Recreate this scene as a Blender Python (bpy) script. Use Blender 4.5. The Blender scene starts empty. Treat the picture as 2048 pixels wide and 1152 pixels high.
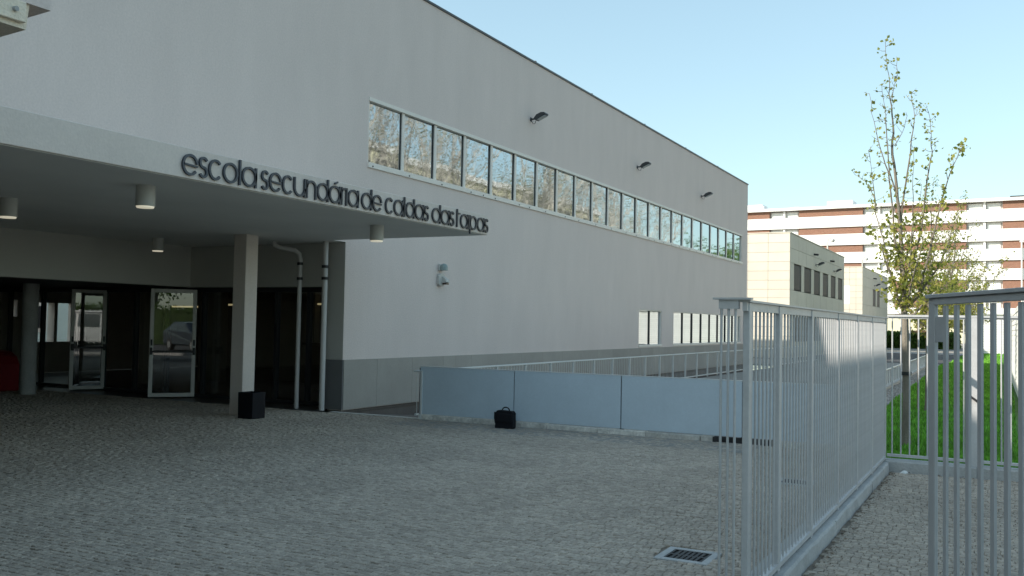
import bpy, bmesh, math, random
from mathutils import Vector, Matrix
random.seed(11)
S = bpy.context.scene
COL = S.collection
R = math.radians

# ------------------------------------------------------------------ camera
cam_d = bpy.data.cameras.new('camera'); cam = bpy.data.objects.new('camera', cam_d); COL.objects.link(cam)
F_PX, YAW, PITCH, ROLL = 1861.96, 0.489830, 0.0385406, 0.0186849
fw = Vector((-math.sin(YAW)*math.cos(PITCH), math.cos(YAW)*math.cos(PITCH), math.sin(PITCH)))
rt = Vector((math.cos(YAW), math.sin(YAW), 0.0)); up = rt.cross(fw)
r2 = rt*math.cos(ROLL) + up*math.sin(ROLL); u2 = up*math.cos(ROLL) - rt*math.sin(ROLL)
cam.matrix_world = Matrix(((r2.x, u2.x, -fw.x, 0), (r2.y, u2.y, -fw.y, 0), (r2.z, u2.z, -fw.z, 1.6), (0, 0, 0, 1)))
cam_d.sensor_width = 36; cam_d.lens = F_PX/2048*36; cam_d.clip_start = 0.05; cam_d.clip_end = 3000
S.camera = cam

# ------------------------------------------------------------------ sky, sun, exposure
SUN_AZ, SUN_EL = 45.6, 28.0          # light travels towards (+X sin az, +Y cos az), dropping at el
W = bpy.data.worlds.new('World'); S.world = W; W.use_nodes = True
wn = W.node_tree.nodes; wl = W.node_tree.links
bg = wn['Background']
sky = wn.new('ShaderNodeTexSky'); sky.sky_type = 'NISHITA'; sky.sun_disc = False
sky.sun_elevation = R(SUN_EL)
sky.sun_rotation = R(180 + SUN_AZ)
sky.altitude = 100; sky.air_density = 1.0; sky.dust_density = 1.0; sky.ozone_density = 1.0
wb = wn.new('ShaderNodeMix'); wb.data_type = 'RGBA'; wb.blend_type = 'MULTIPLY'; wb.inputs[0].default_value = 1.0
wb.inputs[7].default_value = (1.33, 1.555, 1.50, 1)        # the camera's white balance, the same for the whole sky
gm = wn.new('ShaderNodeGamma'); gm.inputs[1].default_value = 0.6      # the camera's soft shoulder
wl.new(sky.outputs[0], gm.inputs[0]); wl.new(gm.outputs[0], wb.inputs[6]); wl.new(wb.outputs[2], bg.inputs[0]); bg.inputs[1].default_value = 0.13
sun_d = bpy.data.lights.new('sun', 'SUN'); sun = bpy.data.objects.new('sun', sun_d); COL.objects.link(sun)
ldir = Vector((math.sin(R(SUN_AZ))*math.cos(R(SUN_EL)), math.cos(R(SUN_AZ))*math.cos(R(SUN_EL)), -math.sin(R(SUN_EL))))
sun.rotation_euler = ldir.to_track_quat('-Z', 'Y').to_euler(); sun.location = (-30, -30, 40)
sun_d.energy = 3.1; sun_d.angle = R(0.5); sun_d.color = (1.0, 0.93, 0.82)
S.view_settings.view_transform = 'Standard'; S.view_settings.look = 'None'
S.view_settings.exposure = 1.09; S.view_settings.gamma = 1.0; S.view_settings.use_curve_mapping = False
S.render.engine = 'CYCLES'
S.cycles.max_bounces = 8; S.cycles.diffuse_bounces = 4; S.cycles.glossy_bounces = 4; S.cycles.transmission_bounces = 6
S.cycles.transparent_max_bounces = 12

# ------------------------------------------------------------------ materials
def new_mat(name):
    m = bpy.data.materials.new(name); m.use_nodes = True
    return m, m.node_tree.nodes, m.node_tree.links, m.node_tree.nodes['Principled BSDF']
def mat(name, col, rough=0.7, metal=0.0, spec=0.5, var=0.0, vscale=3.0, vstretch=(1, 1, 1), bump=0.0, bscale=60.0,
        grain=0.0, gscale=120.0, obj_rand=0.0, island=0.0, emis=None, estr=0.0):
    m, n, l, b = new_mat(name)
    b.inputs['Roughness'].default_value = rough; b.inputs['Metallic'].default_value = metal
    b.inputs['Specular IOR Level'].default_value = spec
    tc = n.new('ShaderNodeTexCoord')
    cur = None
    base = n.new('ShaderNodeRGB'); base.outputs[0].default_value = (*col, 1); cur = base.outputs[0]
    def mult(cur, fac_socket):
        x = n.new('ShaderNodeMix'); x.data_type = 'RGBA'; x.blend_type = 'MULTIPLY'; x.inputs[0].default_value = 1.0
        l.new(cur, x.inputs[6]); l.new(fac_socket, x.inputs[7]); return x.outputs[2]
    def ranged(sock, lo, hi, a=0.0, bb=1.0):
        r = n.new('ShaderNodeMapRange'); r.inputs[1].default_value = a; r.inputs[2].default_value = bb
        r.inputs[3].default_value = lo; r.inputs[4].default_value = hi; l.new(sock, r.inputs[0]); return r.outputs[0]
    if var:
        mp = n.new('ShaderNodeMapping'); mp.inputs[3].default_value = vstretch; l.new(tc.outputs['Object'], mp.inputs[0])
        t = n.new('ShaderNodeTexNoise'); t.inputs['Scale'].default_value = vscale; t.inputs['Detail'].default_value = 6
        t.inputs['Roughness'].default_value = 0.62
        l.new(mp.outputs[0], t.inputs[0]); cur = mult(cur, ranged(t.outputs[0], 1-var, 1+var, 0.25, 0.75))
    if grain:
        t = n.new('ShaderNodeTexNoise'); t.inputs['Scale'].default_value = gscale; t.inputs['Detail'].default_value = 3
        l.new(tc.outputs['Object'], t.inputs[0]); cur = mult(cur, ranged(t.outputs[0], 1-grain, 1+grain, 0.25, 0.75))
    if obj_rand:
        oi = n.new('ShaderNodeObjectInfo'); cur = mult(cur, ranged(oi.outputs['Random'], 1-obj_rand, 1+obj_rand))
    if island:
        g = n.new('ShaderNodeNewGeometry'); cur = mult(cur, ranged(g.outputs['Random Per Island'], 1-island, 1+island))
    l.new(cur, b.inputs['Base Color'])
    if bump:
        t = n.new('ShaderNodeTexNoise'); t.inputs['Scale'].default_value = bscale; t.inputs['Detail'].default_value = 4
        l.new(tc.outputs['Object'], t.inputs[0])
        bp = n.new('ShaderNodeBump'); bp.inputs['Strength'].default_value = bump; bp.inputs['Distance'].default_value = 0.02
        l.new(t.outputs[0], bp.inputs['Height']); l.new(bp.outputs[0], b.inputs['Normal'])
    if emis:
        b.inputs['Emission Color'].default_value = (*emis, 1); b.inputs['Emission Strength'].default_value = estr
    return m

M = {}
M['render'] = mat('wall_render', (0.69, 0.60, 0.56), 0.92, spec=0.2, var=0.045, vscale=1.3, vstretch=(1, 1, 0.32), bump=0.25, bscale=45, grain=0.06, gscale=35)
M['canopy'] = mat('canopy_render', (0.67, 0.595, 0.54), 0.92, spec=0.2, var=0.05, vscale=1.2, bump=0.2, bscale=45, grain=0.05, gscale=40)
M['soffit'] = mat('soffit_paint', (0.82, 0.81, 0.77), 0.9, spec=0.2, var=0.06, vscale=0.7, bump=0.1, bscale=30)
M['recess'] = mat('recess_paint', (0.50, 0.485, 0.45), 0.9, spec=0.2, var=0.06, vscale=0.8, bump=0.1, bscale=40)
M['basepanel'] = mat('base_cladding', (0.38, 0.35, 0.315), 0.8, spec=0.3, var=0.08, vscale=1.4, obj_rand=0.05, grain=0.05, gscale=50)
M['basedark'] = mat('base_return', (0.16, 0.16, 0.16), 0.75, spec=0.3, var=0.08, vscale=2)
M['frame'] = mat('frame_aluminium', (0.76, 0.71, 0.65), 0.45, metal=0.0, var=0.04, vscale=4)
M['darkframe'] = mat('frame_dark', (0.035, 0.037, 0.04), 0.4)
M['darkbits'] = mat('dark_fixings', (0.02, 0.02, 0.022), 0.5)
M['doorframe'] = mat('door_frame_white', (0.66, 0.64, 0.60), 0.45, var=0.04, vscale=5)
M['letter'] = mat('letter_metal', (0.055, 0.062, 0.078), 0.38, metal=0.55, var=0.15, vscale=14)
M['lampwhite'] = mat('lamp_white', (0.52, 0.51, 0.48), 0.45, var=0.05, vscale=8)
M['lampglow'] = mat('lamp_diffuser', (0.9, 0.86, 0.74), 0.5, emis=(1.0, 0.92, 0.70), estr=0.20)
M['floodbody'] = mat('flood_grey', (0.05, 0.053, 0.058), 0.45, metal=0.2)
M['floodglass'] = mat('flood_glass', (0.42, 0.44, 0.45), 0.12)
M['pipe'] = mat('pipe_paint', (0.55, 0.53, 0.51), 0.5, var=0.08, vscale=3)
M['black'] = mat('black_plastic', (0.006, 0.007, 0.011), 0.55, spec=0.2, var=0.2, vscale=6)
M['bag'] = mat('bag_fabric', (0.008, 0.008, 0.011), 0.8, spec=0.25, bump=0.4, bscale=90)
M['galv'] = mat('fence_paint', (0.50, 0.50, 0.50), 0.42, metal=0.15, var=0.1, vscale=6, grain=0.05, gscale=40)
M['gatepaint'] = mat('gate_paint', (0.43, 0.435, 0.44), 0.45, metal=0.1, var=0.1, vscale=6)
M['rail'] = mat('rail_paint', (0.62, 0.63, 0.62), 0.4, metal=0.1, var=0.05, vscale=5)
M['bluepanel'] = mat('parapet_panel', (0.52, 0.60, 0.66), 0.55, spec=0.35, var=0.06, vscale=1.6, grain=0.03, gscale=40, bump=0.03, bscale=4)
M['kerbstone'] = mat('kerb_stone', (0.58, 0.55, 0.50), 0.85, var=0.3, vscale=7, grain=0.2, gscale=25, bump=0.5, bscale=30, obj_rand=0.12)
M['concrete'] = mat('concrete', (0.42, 0.42, 0.41), 0.88, var=0.16, vscale=3.5, grain=0.1, gscale=40, bump=0.35, bscale=50, obj_rand=0.05)
M['brownwall'] = mat('ramp_wall', (0.15, 0.125, 0.11), 0.9, var=0.2, vscale=2.5, bump=0.3, bscale=30)
M['cobble'] = mat('granite_cobble', (0.36, 0.308, 0.252), 0.85, spec=0.3, var=0.20, vscale=0.6, grain=0.26, gscale=40, bump=0.5, bscale=50, island=0.15, obj_rand=0.14)
M['joint'] = mat('joint_sand', (0.235, 0.195, 0.155), 0.95, var=0.3, vscale=6, grain=0.3, gscale=90, bump=0.6, bscale=80)
M['pave'] = mat('rear_paving', (0.26, 0.245, 0.22), 0.9, var=0.14, vscale=1.2, grain=0.15, gscale=20, bump=0.3, bscale=30)
M['asphalt'] = mat('asphalt', (0.06, 0.06, 0.062), 0.9, var=0.2, vscale=1.0, grain=0.3, gscale=30)
M['paint'] = mat('road_paint', (0.75, 0.75, 0.72), 0.7, var=0.1, vscale=4)
M['ground'] = mat('earth', (0.16, 0.15, 0.12), 0.95, var=0.25, vscale=0.3)
M['gravel'] = mat('gravel', (0.26, 0.25, 0.235), 0.95, var=0.2, vscale=3, island=0.35, grain=0.2, gscale=60)
M['soil'] = mat('lawn_soil', (0.08, 0.17, 0.025), 0.95, var=0.3, vscale=2, grain=0.3, gscale=60)
M['grass'] = mat('grass_blades', (0.135, 0.345, 0.035), 0.6, spec=0.25, var=0.35, vscale=1.2, island=0.35)
M['cream'] = mat('cream_cladding', (0.67, 0.61, 0.51), 0.8, spec=0.3, var=0.06, vscale=1.2, obj_rand=0.035, grain=0.04, gscale=25)
M['gap'] = mat('joint_shadow_gap', (0.30, 0.27, 0.22), 0.9)
M['winglass_dark'] = mat('dark_glass', (0.02, 0.022, 0.026), 0.45, spec=0.08)
M['aptwhite'] = mat('apartment_white', (0.80, 0.79, 0.77), 0.8, var=0.05, vscale=0.4)
M['aptshade'] = mat('shutter_grey', (0.80, 0.80, 0.78), 0.8, var=0.08, vscale=0.6, obj_rand=0.06)
M['aptcream'] = mat('apartment_plinth', (0.62, 0.58, 0.42), 0.85, var=0.08, vscale=0.3)
M['whiteboard'] = mat('white_board', (0.78, 0.77, 0.73), 0.6, var=0.05, vscale=2, obj_rand=0.03)
M['red'] = mat('red_paint', (0.30, 0.02, 0.025), 0.4, var=0.15, vscale=3)
M['sticker'] = mat('pale_sticker', (0.55, 0.42, 0.33), 0.5)
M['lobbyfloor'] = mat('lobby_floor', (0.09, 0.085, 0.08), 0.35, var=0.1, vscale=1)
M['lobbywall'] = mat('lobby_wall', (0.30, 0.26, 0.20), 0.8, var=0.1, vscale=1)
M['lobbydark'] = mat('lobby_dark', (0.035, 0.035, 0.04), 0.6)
M['wood'] = mat('counter_wood', (0.10, 0.06, 0.035), 0.5, var=0.2, vscale=2, vstretch=(1, 1, 8))
M['teal'] = mat('court_wall', (0.52, 0.66, 0.66), 0.85, var=0.05, vscale=1)
M['strip'] = mat('warm_tube', (0.9, 0.85, 0.6), 0.5, emis=(1.0, 0.80, 0.42), estr=0.17)
M['coolstrip'] = mat('cool_tube', (0.8, 0.95, 0.95), 0.5, emis=(0.75, 1.0, 0.97), estr=0.45)
M['stonecast'] = mat('portal_concrete', (0.80, 0.71, 0.58), 0.9, var=0.08, vscale=5, grain=0.1, gscale=60, bump=0.35, bscale=70)
M['bark'] = mat('bark', (0.19, 0.165, 0.13), 0.9, var=0.35, vscale=9, vstretch=(1, 1, 0.35), bump=0.6, bscale=35)
M['palebark'] = mat('pale_bark', (0.46, 0.43, 0.38), 0.9, var=0.4, vscale=2, bump=0.4, bscale=12)
M['strap'] = mat('tree_tie', (0.02, 0.02, 0.02), 0.6)
M['stake'] = mat('stake_wood', (0.22, 0.15, 0.09), 0.85, var=0.25, vscale=4, vstretch=(4, 4, 0.5))
M['vanwhite'] = mat('van_paint', (0.74, 0.74, 0.73), 0.25)
M['cardark'] = mat('car_paint', (0.05, 0.065, 0.08), 0.2, metal=0.3)
M['tyre'] = mat('tyre_rubber', (0.02, 0.02, 0.02), 0.8)
M['hub'] = mat('wheel_metal', (0.4, 0.4, 0.41), 0.35, metal=0.8)
M['trim'] = mat('white_paper', (0.7, 0.7, 0.68), 0.7)
M['rust'] = mat('rusty_steel', (0.05, 0.046, 0.045), 0.6, metal=0.4, var=0.3, vscale=20)

def brick_mat():
    m, n, l, b = new_mat('red_brick')
    tc = n.new('ShaderNodeTexCoord'); mp = n.new('ShaderNodeMapping'); mp.inputs[2].default_value = (R(90), 0, 0)
    l.new(tc.outputs['Object'], mp.inputs[0])
    t = n.new('ShaderNodeTexBrick'); t.inputs['Color1'].default_value = (0.27, 0.125, 0.08, 1); t.inputs['Color2'].default_value = (0.20, 0.09, 0.06, 1)
    t.inputs['Mortar'].default_value = (0.34, 0.24, 0.18, 1); t.inputs['Scale'].default_value = 1.0
    t.inputs['Brick Width'].default_value = 0.25; t.inputs['Row Height'].default_value = 0.085; t.inputs['Mortar Size'].default_value = 0.008
    l.new(mp.outputs[0], t.inputs[0]); l.new(t.outputs[0], b.inputs['Base Color']); b.inputs['Roughness'].default_value = 0.9
    return m
M['brick'] = brick_mat()

def leaf_mat(name, c1, c2, c3, trans=0.45):
    m, n, l, b = new_mat(name)
    g = n.new('ShaderNodeNewGeometry'); r = n.new('ShaderNodeValToRGB'); r.color_ramp.interpolation = 'LINEAR'
    r.color_ramp.elements[0].color = (*c1, 1); r.color_ramp.elements[1].color = (*c3, 1)
    e = r.color_ramp.elements.new(0.5); e.color = (*c2, 1)
    l.new(g.outputs['Random Per Island'], r.inputs[0])
    b.inputs['Roughness'].default_value = 0.5; l.new(r.outputs[0], b.inputs['Base Color'])
    tr = n.new('ShaderNodeBsdfTranslucent'); l.new(r.outputs[0], tr.inputs[0])
    mx = n.new('ShaderNodeMixShader'); mx.inputs[0].default_value = trans
    l.new(b.outputs[0], mx.inputs[1]); l.new(tr.outputs[0], mx.inputs[2]); l.new(mx.outputs[0], n['Material Output'].inputs[0])
    return m
M['leaf_young'] = leaf_mat('young_leaves', (0.17, 0.22, 0.04), (0.36, 0.38, 0.07), (0.52, 0.47, 0.12), 0.6)
M['leaf_green'] = leaf_mat('green_leaves', (0.055, 0.12, 0.022), (0.10, 0.19, 0.035), (0.16, 0.24, 0.05))
M['leaf_pale'] = leaf_mat('pale_leaves', (0.20, 0.21, 0.12), (0.28, 0.29, 0.17), (0.38, 0.36, 0.22))

def glass_mat(name, tint, base, edge, wav=0.0, wscale=1.5, stretch=(1, 1, 1), rough=0.0, refl=(1, 1, 1)):
    """thin pane: reflects with a Schlick-like curve, lets the rest through tinted"""
    m, n, l, b = new_mat(name); n.remove(b)
    t = n.new('ShaderNodeBsdfTransparent'); t.inputs[0].default_value = (*tint, 1)
    g = n.new('ShaderNodeBsdfGlossy'); g.inputs['Roughness'].default_value = rough; g.inputs[0].default_value = (*refl, 1)
    lw = n.new('ShaderNodeLayerWeight'); lw.inputs[0].default_value = 0.5
    p = n.new('ShaderNodeMath'); p.operation = 'POWER'; p.inputs[1].default_value = 4.0; l.new(lw.outputs['Facing'], p.inputs[0])
    mr = n.new('ShaderNodeMapRange'); mr.inputs[3].default_value = base; mr.inputs[4].default_value = edge; l.new(p.outputs[0], mr.inputs[0])
    mx = n.new('ShaderNodeMixShader'); l.new(mr.outputs[0], mx.inputs[0]); l.new(t.outputs[0], mx.inputs[1]); l.new(g.outputs[0], mx.inputs[2])
    l.new(mx.outputs[0], n['Material Output'].inputs[0])
    if wav:
        tc = n.new('ShaderNodeTexCoord'); mp = n.new('ShaderNodeMapping'); mp.inputs[3].default_value = stretch
        oi = n.new('ShaderNodeObjectInfo'); ad = n.new('ShaderNodeVectorMath'); ad.operation = 'ADD'
        sc = n.new('ShaderNodeMath'); sc.operation = 'MULTIPLY'; sc.inputs[1].default_value = 37.0
        l.new(oi.outputs['Random'], sc.inputs[0]); l.new(tc.outputs['Object'], ad.inputs[0]); l.new(sc.outputs[0], ad.inputs[1])
        l.new(ad.outputs[0], mp.inputs[0])
        nz = n.new('ShaderNodeTexNoise'); nz.inputs['Scale'].default_value = wscale; nz.inputs['Detail'].default_value = 1.5
        l.new(mp.outputs[0], nz.inputs[0])
        bp = n.new('ShaderNodeBump'); bp.inputs['Strength'].default_value = 1.0; bp.inputs['Distance'].default_value = wav
        l.new(nz.outputs[0], bp.inputs['Height']); l.new(bp.outputs[0], g.inputs['Normal'])
    return m
M['glass'] = glass_mat('clear_glass', (0.78, 0.83, 0.83), 0.13, 0.95)
M['coated'] = glass_mat('coated_glass', (0.10, 0.12, 0.13), 0.46, 0.98, wav=0.0013, wscale=1.5, stretch=(1, 1, 0.8), refl=(0.90, 0.96, 1.0), rough=0.022)
M['carglass'] = glass_mat('vehicle_glass', (0.15, 0.17, 0.17), 0.12, 0.95)

# ------------------------------------------------------------------ helpers
class MB:
    """collects shapes and links them as ONE mesh object (coordinates are world, stored relative to the thing's base)"""
    def __init__(s): s.v = []; s.f = []
    def add(s, vs, fs):
        k = len(s.v); s.v += [tuple(p) for p in vs]; s.f += [tuple(i+k for i in f) for f in fs]; return s
    def box(s, x0, x1, y0, y1, z0, z1):
        return s.add([(x0,y0,z0),(x1,y0,z0),(x1,y1,z0),(x0,y1,z0),(x0,y0,z1),(x1,y0,z1),(x1,y1,z1),(x0,y1,z1)],
                     [(0,3,2,1),(4,5,6,7),(0,1,5,4),(1,2,6,5),(2,3,7,6),(3,0,4,7)])
    def obox(s, c, ax, ay, az, hx, hy, hz):
        c = Vector(c); ax = Vector(ax); ay = Vector(ay); az = Vector(az); vs = []
        for k in (-1, 1):
            for (i, j) in ((-1,-1),(1,-1),(1,1),(-1,1)): vs.append(c+ax*hx*i+ay*hy*j+az*hz*k)
        return s.add(vs, [(0,3,2,1),(4,5,6,7),(0,1,5,4),(1,2,6,5),(2,3,7,6),(3,0,4,7)])
    def quad(s, a, b, c, d): return s.add([a, b, c, d], [(0, 1, 2, 3)])
    def tube(s, pts, rad, n=8, cap=True):
        pts = [Vector(p) for p in pts]
        if not hasattr(rad, '__len__'): rad = [rad]*len(pts)
        rings = []; k = len(s.v); prev = None
        for i, p in enumerate(pts):
            d = (pts[min(i+1, len(pts)-1)] - pts[max(i-1, 0)])
            if d.length < 1e-9: d = Vector((0, 0, 1))
            d.normalize()
            if prev is None:
                a = d.cross(Vector((0, 0, 1)));
                if a.length < 0.05: a = d.cross(Vector((0, 1, 0)))
            else: a = prev - d*prev.dot(d)
            a.normalize(); prev = a; b = d.cross(a)
            for j in range(n):
                t = 2*math.pi*j/n; s.v.append(tuple(p + (a*math.cos(t)+b*math.sin(t))*rad[i]))
        for i in range(len(pts)-1):
            for j in range(n):
                a0 = k+i*n+j; a1 = k+i*n+(j+1) % n
                s.f.append((a0, a1, a1+n, a0+n))
        if cap:
            s.f.append(tuple(k+j for j in reversed(range(n)))); e = k+(len(pts)-1)*n; s.f.append(tuple(e+j for j in range(n)))
        return s
    def lathe(s, c, prof, n=20):
        """prof = [(r, z)...] around the vertical through c"""
        k = len(s.v)
        for r, z in prof:
            for j in range(n):
                t = 2*math.pi*j/n; s.v.append((c[0]+r*math.cos(t), c[1]+r*math.sin(t), c[2]+z))
        for i in range(len(prof)-1):
            for j in range(n):
                a0 = k+i*n+j; a1 = k+i*n+(j+1) % n; s.f.append((a0, a1, a1+n, a0+n))
        s.f.append(tuple(k+j for j in reversed(range(n)))); e = k+(len(prof)-1)*n; s.f.append(tuple(e+j for j in range(n)))
        return s
    def prism(s, prof, fn):
        """prof 2-D outline; fn(u, v, side) -> 3-D, side 0/1"""
        n = len(prof); vs = [fn(u, v, 0) for u, v in prof] + [fn(u, v, 1) for u, v in prof]
        fs = [tuple(reversed(range(n))), tuple(range(n, 2*n))] + [(i, (i+1) % n, n+(i+1) % n, n+i) for i in range(n)]
        return s.add(vs, fs)
    def mesh(s, name, m, org=(0, 0, 0)):
        o = Vector(org); me = bpy.data.meshes.new(name)
        me.from_pydata([(v[0]-o.x, v[1]-o.y, v[2]-o.z) for v in s.v], [], s.f); me.materials.append(m)
        bm = bmesh.new(); bm.from_mesh(me); bmesh.ops.recalc_face_normals(bm, faces=bm.faces); bm.to_mesh(me); bm.free()
        return me
    def raw(s, name, m, org=(0, 0, 0)):
        o = Vector(org); me = bpy.data.meshes.new(name)
        me.from_pydata([(v[0]-o.x, v[1]-o.y, v[2]-o.z) for v in s.v], [], s.f); me.materials.append(m); return me

def org_of(parent):
    p = Vector((0, 0, 0))
    while parent is not None: p += parent.location; parent = parent.parent
    return p
def link(name, me, parent=None, loc=(0, 0, 0)):
    o = bpy.data.objects.new(name, me); COL.objects.link(o); o.parent = parent; o.location = loc; return o
def smooth(o, ang=35):
    for p in o.data.polygons: p.use_smooth = True
    try: o.data.set_sharp_from_angle(angle=R(ang))
    except Exception: pass
    return o
def bev(o, w=0.004, seg=1):
    b = o.modifiers.new('bevel', 'BEVEL'); b.width = w; b.segments = seg; b.limit_method = 'ANGLE'; b.angle_limit = R(40); return o
def part(name, mb, m, parent, bevel=0.0, sm=False, label=None, raw=False):
    org = org_of(parent)
    o = link(name, mb.raw(name, M[m] if isinstance(m, str) else m, org) if raw else mb.mesh(name, M[m] if isinstance(m, str) else m, org), parent)
    if bevel: bev(o, bevel)
    if sm: smooth(o)
    if label: o['label'] = label
    return o
def tag(o, label=None, cat=None, group=None, kind=None):
    if label: o['label'] = label
    if cat: o['category'] = cat
    if group: o['group'] = group
    if kind: o['kind'] = kind
    return o
def thing(name, loc, label, cat, group=None):
    o = bpy.data.objects.new(name, None); COL.objects.link(o); o.location = loc; o.empty_display_size = 0.2
    return tag(o, label, cat, group)
def solo(name, mb, m, loc, label, cat, group=None, bevel=0.0, sm=False):
    o = link(name, mb.mesh(name, M[m], loc), None, loc); tag(o, label, cat, group)
    if bevel: bev(o, bevel)
    if sm: smooth(o)
    return o
def structure(name, mb, m, kind='structure', raw=False):
    o = link(name, mb.raw(name, M[m]) if raw else mb.mesh(name, M[m])); o['kind'] = kind; return o
def copy_tree(o, parent=None):
    c = o.copy(); COL.objects.link(c); c.parent = parent
    for ch in list(o.children): copy_tree(ch, c)
    return c
def sheet(name, x0, x1, y0, y1, z, m, holes=(), kind='structure'):
    xs = sorted({x0, x1, *[h[0] for h in holes], *[h[1] for h in holes]}); ys = sorted({y0, y1, *[h[2] for h in holes], *[h[3] for h in holes]})
    mb = MB()
    for i in range(len(xs)-1):
        for j in range(len(ys)-1):
            cx, cy = (xs[i]+xs[i+1])/2, (ys[j]+ys[j+1])/2
            if any(h[0] < cx < h[1] and h[2] < cy < h[3] for h in holes): continue
            mb.quad((xs[i], ys[j], z), (xs[i+1], ys[j], z), (xs[i+1], ys[j+1], z), (xs[i], ys[j+1], z))
    return structure(name, mb, m, kind)
def holed_wall(mb, axis, pos, back, u0, u1, z0, z1, holes):
    """wall in a vertical plane (axis 'x': x=pos, u runs along y; axis 'y': y=pos, u runs along x) with rectangular holes and reveals to 'back'"""
    def P(u, z, d): return (d, u, z) if axis == 'x' else (u, d, z)
    us = sorted({u0, u1, *[h[0] for h in holes], *[h[1] for h in holes]}); zs = sorted({z0, z1, *[h[2] for h in holes], *[h[3] for h in holes]})
    us = [u for u in us if u0 <= u <= u1]; zs = [z for z in zs if z0 <= z <= z1]
    def solid(i, j):
        if i < 0 or j < 0 or i >= len(us)-1 or j >= len(zs)-1: return None
        cu, cz = (us[i]+us[i+1])/2, (zs[j]+zs[j+1])/2
        return not any(h[0] < cu < h[1] and h[2] < cz < h[3] for h in holes)
    for i in range(len(us)-1):
        for j in range(len(zs)-1):
            if not solid(i, j): continue
            a, b, c, d = us[i], us[i+1], zs[j], zs[j+1]
            mb.quad(P(a, c, pos), P(b, c, pos), P(b, d, pos), P(a, d, pos)); mb.quad(P(a, c, back), P(a, d, back), P(b, d, back), P(b, c, back))
            if not solid(i-1, j): mb.quad(P(a, c, pos), P(a, d, pos), P(a, d, back), P(a, c, back))
            if not solid(i+1, j): mb.quad(P(b, c, pos), P(b, c, back), P(b, d, back), P(b, d, pos))
            if not solid(i, j-1): mb.quad(P(a, c, pos), P(a, c, back), P(b, c, back), P(b, c, pos))
            if not solid(i, j+1): mb.quad(P(a, d, pos), P(b, d, pos), P(b, d, back), P(a, d, back))
    return mb

# ------------------------------------------------------------------ GROUND
FX = -10.49            # long facade plane
RAMP = (FX, -8.62, 13.0, 42.0)
sheet('ground', -500, 500, -250, 700, -0.05, 'ground', holes=[RAMP])
sheet('rear_pavement', -24, -2.96, 12.99, 50.6, 0.0, 'pave', holes=[(FX-20, -8.62, 12.0, 42.0)])
sheet('road', -60, -2.75, 51.2, 74.0, -0.01, 'asphalt')
sheet('road_marking', -40, -2.75, 74.1, 74.9, 0.0, 'paint')
sheet('verge', -60, 60, 79.6, 170.0, -0.02, 'pave')
sheet('far_pavement', -60, -2.75, 75.0, 79.55, -0.012, 'pave')
sheet('street', 3.2, 15.5, -80, 50.9, -0.02, 'asphalt')
mb = MB(); mb.box(3.0, 3.2, -80, 50.9, -0.05, 0.10); structure('street_kerb', mb, 'concrete')

# ramp going down between the facade and its railing
mb = MB(); mb.add([(FX, 13.0, -0.02), (-8.62, 13.0, -0.02), (-8.62, 42, -2.6), (FX, 42, -2.6)], [(0, 1, 2, 3)])
structure('ramp', mb, 'brownwall')
mb = MB(); mb.box(-8.62, -8.5, 13.0, 42, -2.8, -0.004); structure('ramp_wall', mb, 'brownwall')

# cobbled forecourt: sand bed, single cobbles near the camera as parts, the rest as one stuff part
plaza = sheet('plaza_pavement', -24, -1.42, -14, 12.94, -0.016, 'joint')
fore = sheet('forecourt_pavement', -1.22, 3.0, -14, 11.56, -0.016, 'joint')
GRATES = [(-1.985, 6.42), (-1.97, 10.1)]
def cobble_geo(mb, cx, cy, hx, hy, h, seed):
    rr = random.Random(seed); b = 0.005
    z = h + rr.uniform(-0.003, 0.004); tx, ty = rr.uniform(-0.025, 0.025), rr.uniform(-0.025, 0.025); a = rr.uniform(-0.13, 0.13); ca, sa = math.cos(a), math.sin(a)
    def ring(ex, ey, zz, tilt):
        out = []
        for i, j in ((-1, -1), (1, -1), (1, 1), (-1, 1)):
            x, y = i*ex*(1+0.05*rr.uniform(-1, 1)), j*ey*(1+0.05*rr.uniform(-1, 1))
            out.append((cx+x*ca-y*sa, cy+x*sa+y*ca, zz + (tx*x+ty*y if tilt else 0)))
        return out
    r0, r1, r2_ = ring(hx, hy, -0.018, False), ring(hx, hy, z-0.005, True), ring(hx-b, hy-b, z, True)
    mb.add(r0+r1+r2_, [(0,1,5,4),(1,2,6,5),(2,3,7,6),(3,0,4,7),(4,5,9,8),(5,6,10,9),(6,7,11,10),(7,4,8,11),(8,9,10,11)])
def px_of(x, y, z):
    d = Vector((x, y, z-1.6)); w = d.dot(fw); return (1024+F_PX*d.dot(r2)/w, 576-F_PX*d.dot(u2)/w, w) if w > 0.2 else (-9e9, 0, 1e9)
cells = []
def lay(x0, x1, y0, y1, owner, blocks=()):
    y = y0; row = 0
    while y < y1 - 0.05:
        hy = random.uniform(0.026, 0.033); x = x0 + random.uniform(0, 0.05)
        while x < x1 - 0.03:
            hx = random.uniform(0.025, 0.036); hx = min(hx, (x1-x)/2)
            cx, cy = x+hx, y+hy + random.uniform(-0.006, 0.006) + 0.035*math.sin(x*1.3+row*0.04) + 0.02*math.sin(x*3.1+1.0)
            x += 2*hx + 0.002
            if any(abs(cx-g[0]) < 0.205 and abs(cy-g[1]) < 0.205 for g in blocks) or cy+hy > y1: continue
            p = px_of(cx, cy, 0)
            if -60 < p[0] < 2110 and p[1] < 1200: cells.append((p[2], p[0], p[1], cx, cy, hx-0.0008, hy-0.0008, owner))
        y += 2*hy + 0.002; row += 1
lay(-22.5, -1.43, 3.0, 12.93, plaza, GRATES)
lay(-1.19, 1.2, 2.6, 11.54, fore)
cells.sort(key=lambda c: c[0])
single = [c for c in cells if 8 < c[1] < 2040 and 560 < c[2] < 1146]
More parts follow.
